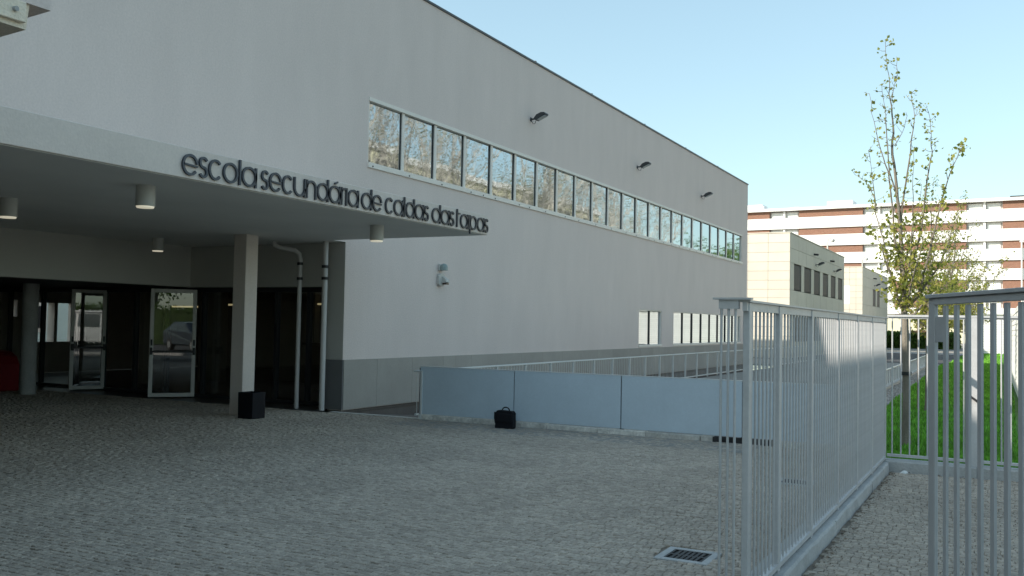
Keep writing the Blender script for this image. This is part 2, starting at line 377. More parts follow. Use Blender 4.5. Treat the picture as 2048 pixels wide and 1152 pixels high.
near = set(id(c) for c in ([c for c in single if c[7] is plaza][:230] + [c for c in single if c[7] is fore][:70]))
rest = {plaza.name: MB(), fore.name: MB()}
for i, c in enumerate(cells):
    if id(c) in near:
        mb = MB(); cobble_geo(mb, c[3], c[4], c[5], c[6], 0.0, i)
        o = link('cobble', mb.raw('cobble', M['cobble']), c[7])
    else: cobble_geo(rest[c[7].name], c[3], c[4], c[5], c[6], 0.0, i)
for ow in (plaza, fore):
    o = link('cobbles', rest[ow.name].raw('cobbles', M['cobble']), ow); o['kind'] = 'stuff'
# granite edging strip where the plaza meets the ramp
mb = MB(); mb.box(FX+0.02, -8.62, 12.945, 13.07, -0.05, 0.006); structure('edging_kerb', mb, 'kerbstone')

# ------------------------------------------------------------------ MAIN BUILDING
main = thing('school_building', (FX, 13.3, 0), 'long grey rendered school block with a mirrored window band and entrance canopy', 'building')
H = 8.15; Y0, Y1 = -14.0, 42.43; BX = -24.0; RL, RR_ = 0.5, 13.3; SOF = 3.02
edges = [13.91, 15.05, 16.22, 17.41, 18.61, 19.79, 20.97, 22.15, 23.34, 24.53, 25.72, 26.92, 28.12, 29.33, 30.54, 31.75, 32.95, 34.16, 35.37, 36.58, 37.79, 38.99, 40.20, 41.44]
WB0, WB1 = 4.50, 5.78
low = [(28.40, 30.62), (31.92, 41.30)]; LW0, LW1 = 0.97, 2.15
mb = MB()
holed_wall(mb, 'x', FX, FX-0.32, Y0, Y1, 0.0, H, [(RL, RR_, -1, SOF), (edges[0]-0.03, edges[-1]+0.03, WB0, WB1)] + [(a, b, LW0, LW1) for a, b in low])
part('facade_wall', mb, 'render', main)
mb = MB(); mb.box(FX-0.30, FX-0.02, RR_+0.001, Y1, -3.0, -0.002); part('foundation_wall', mb, 'brownwall', main)
mb = MB(); mb.box(BX, FX-0.32, Y1-0.3, Y1, 0, H); mb.box(BX, FX-0.32, Y0, Y0+0.3, 0, H); part('end_wall', mb, 'render', main)
mb = MB(); holed_wall(mb, 'x', BX, BX+0.3, Y0+0.3, Y1-0.3, 0, H, [(15.72, 15.98, 1.55, 2.0), (16.6, 17.1, 0.86, 1.95), (17.2, 17.75, 0.86, 1.95)]); part('rear_wall', mb, 'render', main)
mb = MB(); mb.box(BX+0.1, FX-0.12, Y0+0.1, Y1-0.1, H-0.4, H-0.1); part('roof', mb, 'concrete', main)
mb = MB(); mb.box(FX-0.36, FX+0.03, Y0-0.03, Y1+0.03, H, H+0.045); mb.box(BX-0.03, BX+0.34, Y0-0.03, Y1+0.03, H, H+0.045); part('roof_coping', mb, 'darkframe', main)
for k, y in enumerate((20.7, 24.3, 28.7, 33.1, 37.4)):      # small clips standing on the coping
    mb = MB(); mb.box(FX-0.12, FX+0.02, y-0.03, y+0.03, H+0.045, H+0.075); part('coping_clip', mb, 'darkframe', main)
# unseen taller roof block, added so its edge shades the near fence
mb = MB(); mb.box(-21.0, -10.8, -13.5, -4.9, H+0.05, 11.0); part('roof_shade_block', mb, 'render', main)

# upper window band: one frame, 23 panes
wf = MB(); xo, xi = FX-0.045, FX-0.10
wf.box(xi, FX+0.012, edges[0]-0.028, edges[-1]+0.028, WB1-0.075, WB1-0.002)         # head
wf.box(xi, FX+0.035, edges[0]-0.03, edges[-1]+0.03, WB0-0.045, WB0+0.055)           # sill flashing, proud
wf.box(xi, FX-0.02, edges[0]-0.028, edges[0]+0.02, WB0+0.055, WB1-0.075); wf.box(xi, FX-0.02, edges[-1]-0.02, edges[-1]+0.028, WB0+0.055, WB1-0.075)
band = part('window_band', wf, 'frame', main, bevel=0.004)
for i in range(1, 23):
    mb = MB(); mb.box(xi+0.002, FX-0.028, edges[i]-0.038, edges[i]+0.050, WB0+0.05, WB1-0.07); part('mullion', mb, 'frame', band)
    mb = MB(); mb.box(xi+0.012, FX-0.052, edges[i]-0.052, edges[i]-0.0385, WB0+0.056, WB1-0.076); part('reveal_shadow', mb, 'darkbits', band)  # dark strip standing in for the reveal shadow beside the mullion
for i in range(23):
    mb = MB(); y0, y1, z0, z1 = edges[i]+0.03, edges[i+1]-0.03, WB0+0.05, WB1-0.07
    cx, cy, cz = FX-0.065, (y0+y1)/2, (z0+z1)/2
    ty = random.uniform(-0.004, 0.004); tz = random.uniform(-0.004, 0.004)
    mb.quad((cx-ty*(y1-y0)/2-tz*0.6, y0, z0), (cx+ty*(y1-y0)/2-tz*0.6, y1, z0), (cx+ty*(y1-y0)/2+tz*0.6, y1, z1), (cx-ty*(y1-y0)/2+tz*0.6, y0, z1))
    part('pane', mb, 'coated', band)
y = 14.0
while y < 41.4:
    mb = MB(); mb.tube([(FX+0.034, y, WB0-0.012), (FX+0.044, y, WB0-0.012)], 0.016, 8); part('fixing_screw', mb, 'darkbits', band)
    y += random.choice((0.55, 1.2, 1.2, 0.9))
# lower windows
for a, b in low:
    wf = MB(); wf.box(xi, FX-0.012, a, b, LW1-0.03, LW1-0.001); wf.box(xi, FX+0.02, a-0.02, b+0.02, LW0-0.04, LW0+0.03)
    wf.box(xi, FX-0.02, a, a+0.03, LW0+0.03, LW1-0.03); wf.box(xi, FX-0.02, b-0.03, b, LW0+0.03, LW1-0.03)
    win = part('window', wf, 'frame', main, bevel=0.003)
    n = max(2, round((b-a)/1.17)); st = (b-a)/n
    for i in range(n):
        mb = MB(); j = random.uniform(-0.004, 0.004)
        mb.quad((FX-0.065-j, a+i*st+0.02, LW0+0.03), (FX-0.065+j, a+(i+1)*st-0.02, LW0+0.03), (FX-0.065+j, a+(i+1)*st-0.02, LW1-0.03), (FX-0.065-j, a+i*st+0.02, LW1-0.03)); part('pane', mb, 'coated', win)
        if i: mb = MB(); mb.box(xi+0.003, FX-0.03, a+i*st-0.022, a+i*st+0.022, LW0+0.03, LW1-0.03); part('mullion', mb, 'darkframe', win)
# grey cladding panels of the base, open joints between
bz = 0.90; y = RR_ + 0.004
for k, y2 in enumerate([14.3, 15.47, 16.63, 17.12, 17.79, 18.99] + [18.99+1.19*i for i in range(1, 20)] + [Y1-0.004]):
    if y2 - y < 0.1: continue
    mb = MB(); mb.box(FX+0.002, FX+0.028, y+0.0025, min(y2, Y1)-0.0025, 0.012, bz); part('base_panel', mb, 'basepanel', main); y = y2
# return of the facade at the entrance: pale above, dark base
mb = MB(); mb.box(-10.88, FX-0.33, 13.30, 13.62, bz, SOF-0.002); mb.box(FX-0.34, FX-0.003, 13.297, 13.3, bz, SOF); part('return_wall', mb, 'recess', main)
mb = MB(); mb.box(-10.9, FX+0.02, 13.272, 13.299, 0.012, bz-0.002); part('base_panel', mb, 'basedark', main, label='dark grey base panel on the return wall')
# entrance recess: ceiling, lintel wall, left beam
mb = MB(); mb.box(BX+0.3, FX-0.005, RL, 13.62, SOF, SOF+0.3); part('entrance_ceiling', mb, 'soffit', main)
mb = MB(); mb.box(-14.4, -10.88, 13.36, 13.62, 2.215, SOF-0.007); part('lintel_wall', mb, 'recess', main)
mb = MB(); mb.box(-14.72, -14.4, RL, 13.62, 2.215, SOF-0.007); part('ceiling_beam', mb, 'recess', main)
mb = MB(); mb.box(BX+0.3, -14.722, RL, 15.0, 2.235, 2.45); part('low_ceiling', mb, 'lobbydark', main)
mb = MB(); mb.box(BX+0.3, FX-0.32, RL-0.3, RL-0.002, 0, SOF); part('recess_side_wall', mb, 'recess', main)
mb = MB(); mb.box(-22.3, -22.0, RL, 13.7, 0, 2.24); part('recess_end_wall', mb, 'lobbywall', main)
# canopy slab
CX = -7.38; CYR = 12.97
mb = MB(); mb.box(FX+0.003, CX, RL-1.5, CYR, SOF, 3.335); part('canopy', mb, 'canopy', main, bevel=0.006)
mb = MB(); mb.box(FX+0.01, CX-0.03, RL-1.45, CYR-0.03, SOF-0.006, SOF-0.001); mb.box(BX+0.32, FX+0.01, RL+0.01, RR_-0.004, SOF-0.006, SOF-0.001); part('canopy_soffit', mb, 'soffit', main)
# square column and round column
mb = MB(); mb.box(-11.455, -11.178, 11.55, 11.83, 0, SOF-0.007); part('square_column', mb, 'canopy', main, bevel=0.006)
mb = MB(); mb.lathe((-17.5, 12.08, 0), [(0.152, 0), (0.152, 2.235)], 28); part('round_column', mb, 'concrete', main, sm=True)
# downpipes in front of the glazing
def pipe(pts, r, cl):
    mb = MB(); mb.tube(pts, r, 14); p = part('downpipe', mb, 'pipe', main, sm=True)
    for z in cl:
        c = pts[0]; mb = MB(); mb.tube([(c[0], c[1], z-0.025), (c[0], c[1], z+0.025)], r+0.014, 14);
        part('bracket', mb, 'darkbits', p, sm=True)
pipe([(-11.35, 13.09, 0), (-11.35, 13.09, 2.70), (-11.36, 13.07, 2.80), (-11.42, 13.02, 2.86), (-11.62, 12.85, 2.90), (-11.70, 12.80, 2.94), (-11.72, 12.80, SOF-0.007)], 0.040, (2.35, 2.62))
pipe([(-10.77, 13.09, 0), (-10.77, 13.09, SOF-0.007)], 0.050, (2.35, 2.56))

# glazing of the entrance: dark frames, clear panes
GY = 13.86
xs = [-10.95, -11.75, -12.55, -13.45, -14.5, -15.55, -16.5, -17.5, -18.4, -19.6, -20.8, -21.95]
mb = MB(); mb.box(xs[-1], xs[0]+0.05, GY-0.05, GY+0.05, 2.13, 2.235); mb.box(xs[-1], xs[0]+0.05, GY-0.05, GY+0.05, 0.0, 0.06)
glz = part('entrance_glazing', mb, 'darkframe', main)
for i, x in enumerate(xs):
    mb = MB(); mb.box(x-0.035, x+0.035, GY-0.048, GY+0.048, 0.06, 2.13); part('mullion', mb, 'darkframe', glz)
for i in range(len(xs)-1):
    if i in (4, 6): continue                  # the two open doorways
    mb = MB(); mb.quad((xs[i+1]+0.035, GY, 0.06), (xs[i]-0.035, GY, 0.06), (xs[i]-0.035, GY, 2.13), (xs[i+1]+0.035, GY, 2.13)); part('pane', mb, 'glass', glz)
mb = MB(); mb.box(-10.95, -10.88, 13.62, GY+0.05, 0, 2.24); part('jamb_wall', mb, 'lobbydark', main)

def door_leaf(hinge, free, ztop):
    h = Vector((hinge[0], hinge[1], 0)); f = Vector((free[0], free[1], 0)); d = f-h; w = d.length; d.normalize(); nrm = Vector((-d.y, d.x, 0)); zz = Vector((0, 0, 1)); t = 0.025; fr = 0.075
    def bx(mb, u0, u1, z0, z1, tt=t, off=0.0): mb.obox(h+d*(u0+u1)/2+zz*(z0+z1)/2+nrm*off, d, nrm, zz, (u1-u0)/2, tt, (z1-z0)/2)
    mb = MB(); bx(mb, 0, fr, 0.02, ztop); bx(mb, w-fr, w, 0.02, ztop); bx(mb, fr, w-fr, 0.02, 0.02+fr); bx(mb, fr, w-fr, ztop-fr, ztop)
    dr = part('door', mb, 'doorframe', main, bevel=0.004)
    mb = MB(); a = h+d*fr; b = h+d*(w-fr); mb.quad(a+zz*(0.02+fr), b+zz*(0.02+fr), b+zz*(ztop-fr), a+zz*(ztop-fr)); part('pane', mb, 'glass', dr)
    for sgn in (-1, 1):
        mb = MB(); bx(mb, 0.02, w-0.02, 0.90, 0.94, 0.015, sgn*0.085)
        for u in (0.035, w-0.035): bx(mb, u-0.02, u+0.02, 0.86, 1.0, 0.05, sgn*0.06)
        part('push_bar', mb, 'darkbits', dr, bevel=0.004)
    for ua, ub in ((w-0.055, w-0.02), (0.02, 0.055)): mb = MB(); bx(mb, ua, ub, 1.04, 1.16, 0.035); part('lock', mb, 'darkbits', dr)
door_leaf((-14.47, 13.62), (-15.03, 12.95), 2.17)
door_leaf((-17.43, 13.83), (-17.71, 13.17), 2.17)

# lobby behind the glass
mb = MB(); mb.box(BX+0.3, FX-0.33, 13.91, 23.0, -0.05, -0.004); mb.box(-22.0, -10.95, 12.96, 13.91, -0.05, -0.012); part('lobby_floor', mb, 'lobbyfloor', main)
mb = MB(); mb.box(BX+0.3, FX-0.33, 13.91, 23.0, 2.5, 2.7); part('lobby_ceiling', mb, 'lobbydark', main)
mb = MB(); mb.box(BX+0.3, FX-0.33, 23.0, 23.2, 0, 2.5); part('lobby_wall', mb, 'lobbywall', main)
mb = MB(); mb.box(-18.4, -17.6, 17.4, 17.6, 0, 2.5); mb.box(-16.9, -15.6, 18.6, 18.8, 0, 2.5); part('lobby_partition', mb, 'lobbywall', main)
mb = MB(); mb.box(-14.6, -12.6, 17.2, 17.9, 0, 1.02); mb.box(-14.7, -12.5, 17.1, 18.0, 1.02, 1.07); part('reception_counter', mb, 'wood', main)
mb = MB(); mb.box(-18.45, -18.3, 15.6, 15.75, 0, 2.5); part('lobby_post', mb, 'lobbywall', main)
for p, q in [((-16.9, 20.2, 1.9), 'trim'), ((-15.7, 20.2, 1.85), 'trim')]:
    mb = MB(); mb.box(p[0]-0.16, p[0]+0.16, 22.97, 22.995, 1.45, 1.95); part('notice', mb, q, main)
for x0, x1, y, z, m_ in [(-18.35, -17.35, 18.0, 1.94, 'strip'), (-21.6, -20.6, 19.4, 1.90, 'strip'), (-15.5, -14.3, 18.6, 1.99, 'strip'), (-15.2, -14.2, 19.5, 1.72, 'coolstrip')]:
    mb = MB(); mb.box(x0, x1, y-0.03, y+0.03, z, z+0.045); part('tube_light', mb, m_, main)
for x, y in [(-12.7, 15.3), (-13.9, 16.6), (-15.2, 17.9), (-19.0, 16.6), (-17.2, 15.6), (-20.2, 17.0)]:
    mb = MB(); mb.lathe((x, y, 2.485), [(0.07, 0), (0.07, 0.012)], 14); part('downlight', mb, 'strip', main)
# courtyard wall seen through the lobby, made taller to keep the sun out
mb = MB(); mb.box(-33.3, -33, 6, 32, 0, 9.6); cw = solo('courtyard_wall', mb, 'teal', (-33.0, 18, 0), 'pale blue-green courtyard wall seen through the lobby glass at far left', 'wall')
mb = MB(); mb.box(-33.0, -32.96, 22.85, 23.45, 0.95, 2.08); part('window', mb, 'doorframe', cw)
mb = MB(); mb.box(-32.96, -32.94, 23.0, 23.36, 1.1, 1.95); part('pane', mb, 'winglass_dark', cw)

# ------------------------------------------------------------------ SIGN
sign = thing('school_sign', (CX, 9.8, 3.05), 'dark metal letters reading escola secundária de caldas das taipas along the canopy edge', 'sign')
XH, AS, BL, SW, DEP = 0.222, 0.275, 3.05, 0.0255, 0.022
def ribbon(mb, pts, closed=False, w=SW):
    n = len(pts); P = [Vector((u, v)) for u, v in pts]; Lf, Rt = [], []
    for i in range(n):
        if closed: a, b = P[(i-1) % n], P[(i+1) % n]
        else: a, b = P[max(i-1, 0)], P[min(i+1, n-1)]
        t = (b-a).normalized(); nn = Vector((-t.y, t.x))
        Lf.append(P[i]+nn*w/2); Rt.append(P[i]-nn*w/2)
    vs = []
    for side in (CX+0.006, CX+0.006+DEP):
        for q in Lf: vs.append((side, q.x, q.y))
        for q in Rt: vs.append((side, q.x, q.y))
    fs = []
    m_ = n if closed else n-1
    for i in range(m_):
        j = (i+1) % n
        fs += [(i, j, n+j, n+i), (2*n+i, 3*n+i, 3*n+j, 2*n+j), (i, 2*n+i, 2*n+j, j), (n+i, n+j, 3*n+j, 3*n+i)]
    if not closed: fs += [(0, n, 3*n, 2*n), (n-1, 3*n-1, 4*n-1, 2*n-1)] if False else [(0, n, 3*n, 2*n), (n-1, 3*n-1, 4*n-1, 2*n-1)]
    mb.add(vs, fs)
def arc(cu, cv, ru, rv, a0, a1, n=22): return [(cu+ru*math.cos(R(a0+(a1-a0)*i/n)), cv+rv*math.sin(R(a0+(a1-a0)*i/n))) for i in range(n+1)]
def letter(ch, u, w):
    """one letter starting at u (metres along the fascia), w wide"""
    mb = MB(); h = SW/2; r = XH/2-h; cv = BL+XH/2; rw = w/2-h; cu = u+w/2
    def ring(c=cu, rx=rw): ribbon(mb, arc(c, cv, rx, r, 0, 360, 32)[:-1], True)
    def stem(x, z0, z1): ribbon(mb, [(x, z0), (x, z1)])
    if ch in 'o': ring()
    elif ch == 'e': ribbon(mb, arc(cu, cv, rw, r, -38, -352, 34)[::1]); ribbon(mb, [(u+h, cv+0.004), (u+w-h*0.6, cv-0.010)], w=0.018)
    elif ch == 'c': ribbon(mb, arc(cu, cv, rw, r, 42, 318, 28))
    elif ch == 's':
        q = r/2; top = arc(cu, cv+q, rw, q, 25, 268, 16); bot = arc(cu, cv-q, rw, q, 92, -155, 16); ribbon(mb, top+bot)
    elif ch == 'l': stem(u+w/2, BL, BL+AS)
    elif ch in 'aá':
        ring(); stem(u+w-h, BL, BL+XH)
        if ch == 'á': ribbon(mb, [(cu-0.005, BL+XH+0.022), (cu+0.05, BL+XH+0.05)], w=0.02)
    elif ch == 'd': ring(); stem(u+w-h, BL, BL+AS)
    elif ch == 'p': ring(); stem(u+h, BL-0.065, BL+XH)
    elif ch == 'u': ribbon(mb, [(u+h, BL+XH)] + arc(cu, BL+h+rw, rw, rw, 180, 360, 16)); stem(u+w-h, BL, BL+XH)
    elif ch == 'n': stem(u+h, BL, BL+XH); ribbon(mb, arc(cu, BL+XH-h-rw, rw, rw, 180, 0, 16) + [(u+w-h, BL)])
    elif ch == 'r': stem(u+h, BL, BL+XH); ribbon(mb, arc(u+h+0.055, BL+XH-h-0.055, 0.055, 0.055, 165, 65, 8))
    elif ch == 'i': stem(u+w/2, BL, BL+XH)
    elif ch == 't': stem(u+h, BL, BL+AS); ribbon(mb, [(u+h, BL+XH-0.012), (u+w, BL+XH-0.012)], w=0.022)
    part('letter', mb, 'letter', sign, sm=False)
ADV = dict(e=0.212, s=0.12, c=0.192, o=0.22, l=0.034, a=0.23, u=0.215, n=0.195, d=0.225, r=0.085, i=0.034, t=0.10, p=0.225); ADV['á'] = 0.23
for word, a, b in [('escola', 6.676, 7.733), ('secundária', 7.807, 9.575), ('de', 9.636, 10.08), ('caldas', 10.157, 11.216), ('das', 11.306, 11.916), ('taipas', 11.99, 12.955)]:
    k = (b-a)/(sum(ADV[c] for c in word) + 0.012*(len(word)-1)); u = a
    for ch in word: letter(ch, u, ADV[ch]*k); u += (ADV[ch]+0.012)*k

# ------------------------------------------------------------------ soffit lamps, floodlights, alarm
def soffit_lamp(x, y, label):
    t = thing('ceiling_lamp', (x, y, SOF), label, 'lamp', 'cylinder lamps under the canopy')
    zt = SOF-0.007
    mb = MB(); mb.lathe((x, y, 2.79), [(0.099, 0.0), (0.101, 0.012), (0.101, zt-2.79)], 28); part('lamp_body', mb, 'lampwhite', t, sm=True)
    mb = MB(); mb.lathe((x, y, 2.772), [(0.088, 0.0), (0.094, 0.018)], 28); part('lamp_rim', mb, 'lampglow', t, sm=True)
soffit_lamp(-8.19, 6.94, 'white cylinder lamp on the canopy soffit just left of the sign letters')
soffit_lamp(-10.75, 7.08, 'white cylinder lamp on the soffit at the far left edge')
soffit_lamp(-13.4, 11.66, 'small white cylinder lamp deepest under the soffit, above the open glass doors')
soffit_lamp(-8.21, 11.13, 'white cylinder lamp under the right end of the canopy before the pale wall')

def floodlight(base, s, label, group):
    x, y, z = base; t = thing('floodlight', base, label, 'floodlight', group)
    mb = MB(); mb.box(x+0.001, x+0.03*s, y-0.06*s, y+0.06*s, z-0.07*s, z+0.07*s); mb.obox((x+0.14*s, y, z+0.005*s), (1, 0, 0.05), (0, 1, 0), (-0.05, 0, 1), 0.12*s, 0.028*s, 0.028*s)
    part('arm', mb, 'floodbody', t, bevel=0.004)
    ax = Vector((1, 0, 0.42)).normalized(); az = Vector((-0.42, 0, 1)).normalized(); ay = Vector((0, 1, 0)); c = Vector((x+0.44*s, y, z+0.065*s))
    prof = [(-0.25, 0.0), (-0.24, 0.06), (-0.10, 0.12), (0.10, 0.115), (0.22, 0.06), (0.25, 0.0), (0.24, -0.04), (-0.22, -0.06)]
    mb = MB(); mb.prism(prof, lambda u, v, k: c+ax*u*s+az*v*s+ay*((-0.17 if k == 0 else 0.17)*s*(1-0.15*abs(u)/0.25))); hd = part('lamp_head', mb, 'floodbody', t, bevel=0.012*s)
    mb = MB(); mb.obox(c+ax*0.02*s-az*0.058*s, ax, ay, az, 0.18*s, 0.12*s, 0.008*s); part('lens', mb, 'floodglass', hd)
    mb = MB(); mb.tube([(x+0.03*s, y, z-0.05*s), (x+0.10*s, y, z-0.17*s), (x+0.18*s, y, z-0.18*s), (x+0.24*s, y, z-0.02*s)], 0.010*s, 6); part('cable', mb, 'darkbits', t, sm=True)
    return t
G = 'dark floodlights on the long facade'
floodlight((FX, 20.5, 6.70), 0.66, 'dark floodlight above the window band, the biggest and nearest of three on the long facade', G)
floodlight((FX, 28.05, 6.70), 0.66, 'dark floodlight above the window band, the middle one of three on the long facade', G)
floodlight((FX, 35.1, 6.68), 0.66, 'dark floodlight above the window band, the farthest of three, nearest the roof corner', G)

t = thing('alarm_siren', (FX, 16.45, 2.74), 'small grey-green dome siren on the pale wall above the motion sensor', 'siren')
mb = MB(); mb.box(FX+0.001, FX+0.05, 16.37, 16.53, 2.68, 2.82); part('back_plate', mb, 'lampwhite', t, bevel=0.008)
mb = MB()
for i in range(7):
    a0 = i*15
mb.lathe((FX+0.10, 16.45, 2.69), [(0.085, 0.0), (0.085, 0.06), (0.075, 0.10), (0.045, 0.13), (0.01, 0.142)], 18); part('dome', mb, mat('siren_green', (0.24, 0.30, 0.29), 0.35), t, sm=True)
t = thing('motion_sensor', (FX, 16.47, 2.5), 'white motion sensor with dark lens on the pale wall below the siren', 'sensor')
mb = MB(); mb.prism([(16.33, 2.40), (16.33, 2.58), (16.38, 2.62), (16.50, 2.62), (16.55, 2.58), (16.55, 2.40), (16.50, 2.36), (16.38, 2.36)], lambda u, v, k: (FX+0.001+(0.07 if k else 0), u, v)); part('housing', mb, 'lampwhite', t, bevel=0.01)
mb = MB(); mb.prism([(FX+0.06, 2.58), (FX+0.18, 2.50), (FX+0.19, 2.44), (FX+0.06, 2.42)], lambda u, v, k: (u, 16.42+(0.13 if k else 0), v)); part('hood', mb, 'lampwhite', t, bevel=0.008)
mb = MB(); mb.box(FX+0.08, FX+0.175, 16.435, 16.535, 2.395, 2.425); part('lens', mb, mat('sensor_lens', (0.03, 0.015, 0.012), 0.2), t)

# ------------------------------------------------------------------ bin, bag, red cabinet
t = thing('planter_bin', (-10.80, 11.38, 0), 'black square box bin standing in front of the square column', 'bin')
mb = MB(); mb.add([(-10.955,11.235,0),(-10.645,11.235,0),(-10.645,11.525,0),(-10.955,11.525,0),(-10.958,11.232,0.42),(-10.642,11.232,0.42),(-10.642,11.528,0.42),(-10.958,11.528,0.42),
        (-10.95,11.242,0.42),(-10.65,11.242,0.42),(-10.65,11.515,0.42),(-10.95,11.515,0.42),(-10.935,11.26,0.06),(-10.665,11.26,0.06),(-10.665,11.495,0.06),(-10.935,11.495,0.06)],
       [(0,3,2,1),(0,1,5,4),(1,2,6,5),(2,3,7,6),(3,0,4,7),(4,5,9,8),(5,6,10,9),(6,7,11,10),(7,4,8,11),(8,9,13,12),(9,10,14,13),(10,11,15,14),(11,8,12,15),(12,13,14,15)])
part('box_body', mb, 'black', t, bevel=0.006)
mb = MB(); mb.box(-10.947, -10.653, 11.245, 11.512, 0.33, 0.36); part('liner', mb, 'bag', t)

t = thing('briefcase', (-6.80, 12.63, 0), 'black fabric briefcase with arched handle leaning against the blue-grey parapet', 'briefcase')
sl = 0.12
def bagpt(u, v, k): return (-6.985+u, 12.56+v*sl+(0.11 if k else 0), v)
body = [(0.03, 0.0), (0.325, 0.0), (0.345, 0.02), (0.325, 0.235), (0.30, 0.265), (0.055, 0.272), (0.025, 0.245), (0.015, 0.09), (0.03, 0.085)]
mb = MB(); mb.prism(body, bagpt); part('bag_body', mb, 'bag', t, bevel=0.018)
mb = MB(); mb.prism([(0.035, 0.10), (0.322, 0.10), (0.315, 0.225), (0.042, 0.23)], lambda u, v, k: (-6.985+u, 12.56+v*sl-0.001-(0.018 if k else 0), v)); part('front_flap', mb, 'bag', t, bevel=0.006)
mb = MB(); mb.tube([bagpt(0.115, 0.262, 0)[:1] + (12.615+0.262*sl, 0.258)] + [(-6.985+0.175-0.062*math.cos(R(a)), 12.615+0.27*sl, 0.268+0.050*math.sin(R(a))) for a in range(10, 175, 16)] + [(-6.985+0.236, 12.615+0.262*sl, 0.258)], 0.0095, 8); part('handle', mb, 'bag', t, sm=True)
mb = MB(); mb.tube([(-6.985+0.01, 12.60, 0.24), (-6.985-0.004, 12.62, 0.15), (-6.985+0.012, 12.62, 0.07)], 0.012, 6); part('shoulder_strap', mb, 'bag', t, sm=True)

t = thing('red_cabinet', (-18.75, 12.3, 0), 'dark red cabinet with a pale round sticker at the far left beside the round column', 'cabinet')
mb = MB(); mb.prism([(-19.3, 0.0), (-18.45, 0.0), (-18.45, 0.55), (-18.55, 0.72), (-18.75, 0.82), (-19.3, 0.86)], lambda u, v, k: (u, 12.1+(0.45 if k else 0), v)); part('cabinet_body', mb, 'red', t, bevel=0.02)
mb = MB(); mb.tube([(-18.62, 12.098, 0.42), (-18.62, 12.09, 0.42)], 0.07, 16); part('sticker', mb, 'sticker', t)
mb = MB(); mb.box(-19.28, -18.5, 12.085, 12.098, 0.10, 0.14); part('handle', mb, 'sticker', t)

# ------------------------------------------------------------------ PARAPET of blue-grey panels on stone kerb
PY = 12.96
par = thing('panel_parapet', (-5.2, PY, 0), 'low blue-grey panelled parapet on a worn stone kerb across the plaza', 'parapet')
joints = [-8.60, -6.835, -5.045, -3.25, -1.46]
for a, b in zip(joints, joints[1:]):
    mb = MB(); mb.box(a+0.008, b-0.008, PY-0.012, PY+0.02, 0.088, 0.862); part('panel', mb, 'bluepanel', par, bevel=0.003)
mb = MB(); mb.box(-8.60, -1.46, PY+0.022, PY+0.06, 0.75, 0.85); mb.box(-8.60, -1.46, PY+0.022, PY+0.06, 0.12, 0.18)
for x in joints: mb.box(x-0.03, x+0.03, PY+0.0225, PY+0.0625, 0.0, 0.845)
part('support_frame', mb, 'darkframe', par)
mb = MB(); mb.box(-8.6, -1.46, PY-0.014, PY+0.05, 0.863, 0.873); part('top_strip', mb, 'rail', par)
x = -8.62; random.seed(5)
while x < -1.5:
    w = random.uniform(0.55, 1.0); x1 = min(x+w, -1.46)
    if x1 > -3.66 and x < -3.66: x1 = -3.66
    if -3.67 < x < -2.85: x = -2.84; continue
    if x1-x < 0.08: x = x1; continue
    mb = MB(); dy = random.uniform(-0.006, 0.006); mb.box(x+0.004, x1-0.004, PY-0.03+dy, PY+0.10, -0.04, random.uniform(0.066, 0.08)); part('kerb_stone', mb, 'kerbstone', par, bevel=0.008); x = x1
mb = MB(); mb.box(-3.65, -2.85, PY+0.02, PY+0.10, -0.03, 0.075); mb.add([(-3.66, PY-0.03, -0.01), (-3.40, PY-0.028, 0.074), (-3.66, PY-0.028, 0.074)], [(0, 1, 2)]); part('drain_slot', mb, 'darkbits', par)

# ------------------------------------------------------------------ RAMP RAILING
rl = thing('ramp_railing', (-8.7, 13.0, 0), 'pale metal railing along the ramp beside the long facade', 'railing')
RX = -8.70; RT = 0.80
mb = MB(); mb.box(RX-0.022, RX+0.022, 12.98, 50.0, RT-0.03, RT); part('top_rail', mb, 'rail', rl, bevel=0.004)
mb = MB(); mb.box(RX-0.015, RX+0.015, 12.98, 50.0, 0.05, 0.08); part('bottom_rail', mb, 'rail', rl)
mb = MB(); mb.box(RX-0.022, RX+0.16, 12.93, 12.975, RT-0.03, RT); mb.box(RX+0.115, RX+0.155, 12.93, 12.975, -0.02, RT-0.03); part('end_return', mb, 'rail', rl, bevel=0.004)
y = 13.38
pm = None
while y < 50:
    if pm is None:
        q = MB(); q.box(-0.022, 0.022, -0.016, 0.016, 0, RT-0.03); pm = q.mesh('post', M['rail'])
    link('post', pm, rl, (0, y-13.0, 0)); y += 1.19
q = MB(); q.box(-0.003, 0.003, -0.003, 0.003, 0.08, RT-0.03); bmh = q.mesh('baluster', M['rail'])
ys = [13.02+0.119*i for i in range(0, 290)]
for i, y in enumerate(ys):
    if y < 26: link('baluster', bmh, rl, (0, y-13.0, 0))
mb = MB()
for y in ys:
    if y >= 26: mb.box(RX-0.003, RX+0.003, y-0.003, y+0.003, 0.08, RT-0.03)
o = part('balusters', mb, 'rail', rl); o['kind'] = 'stuff'

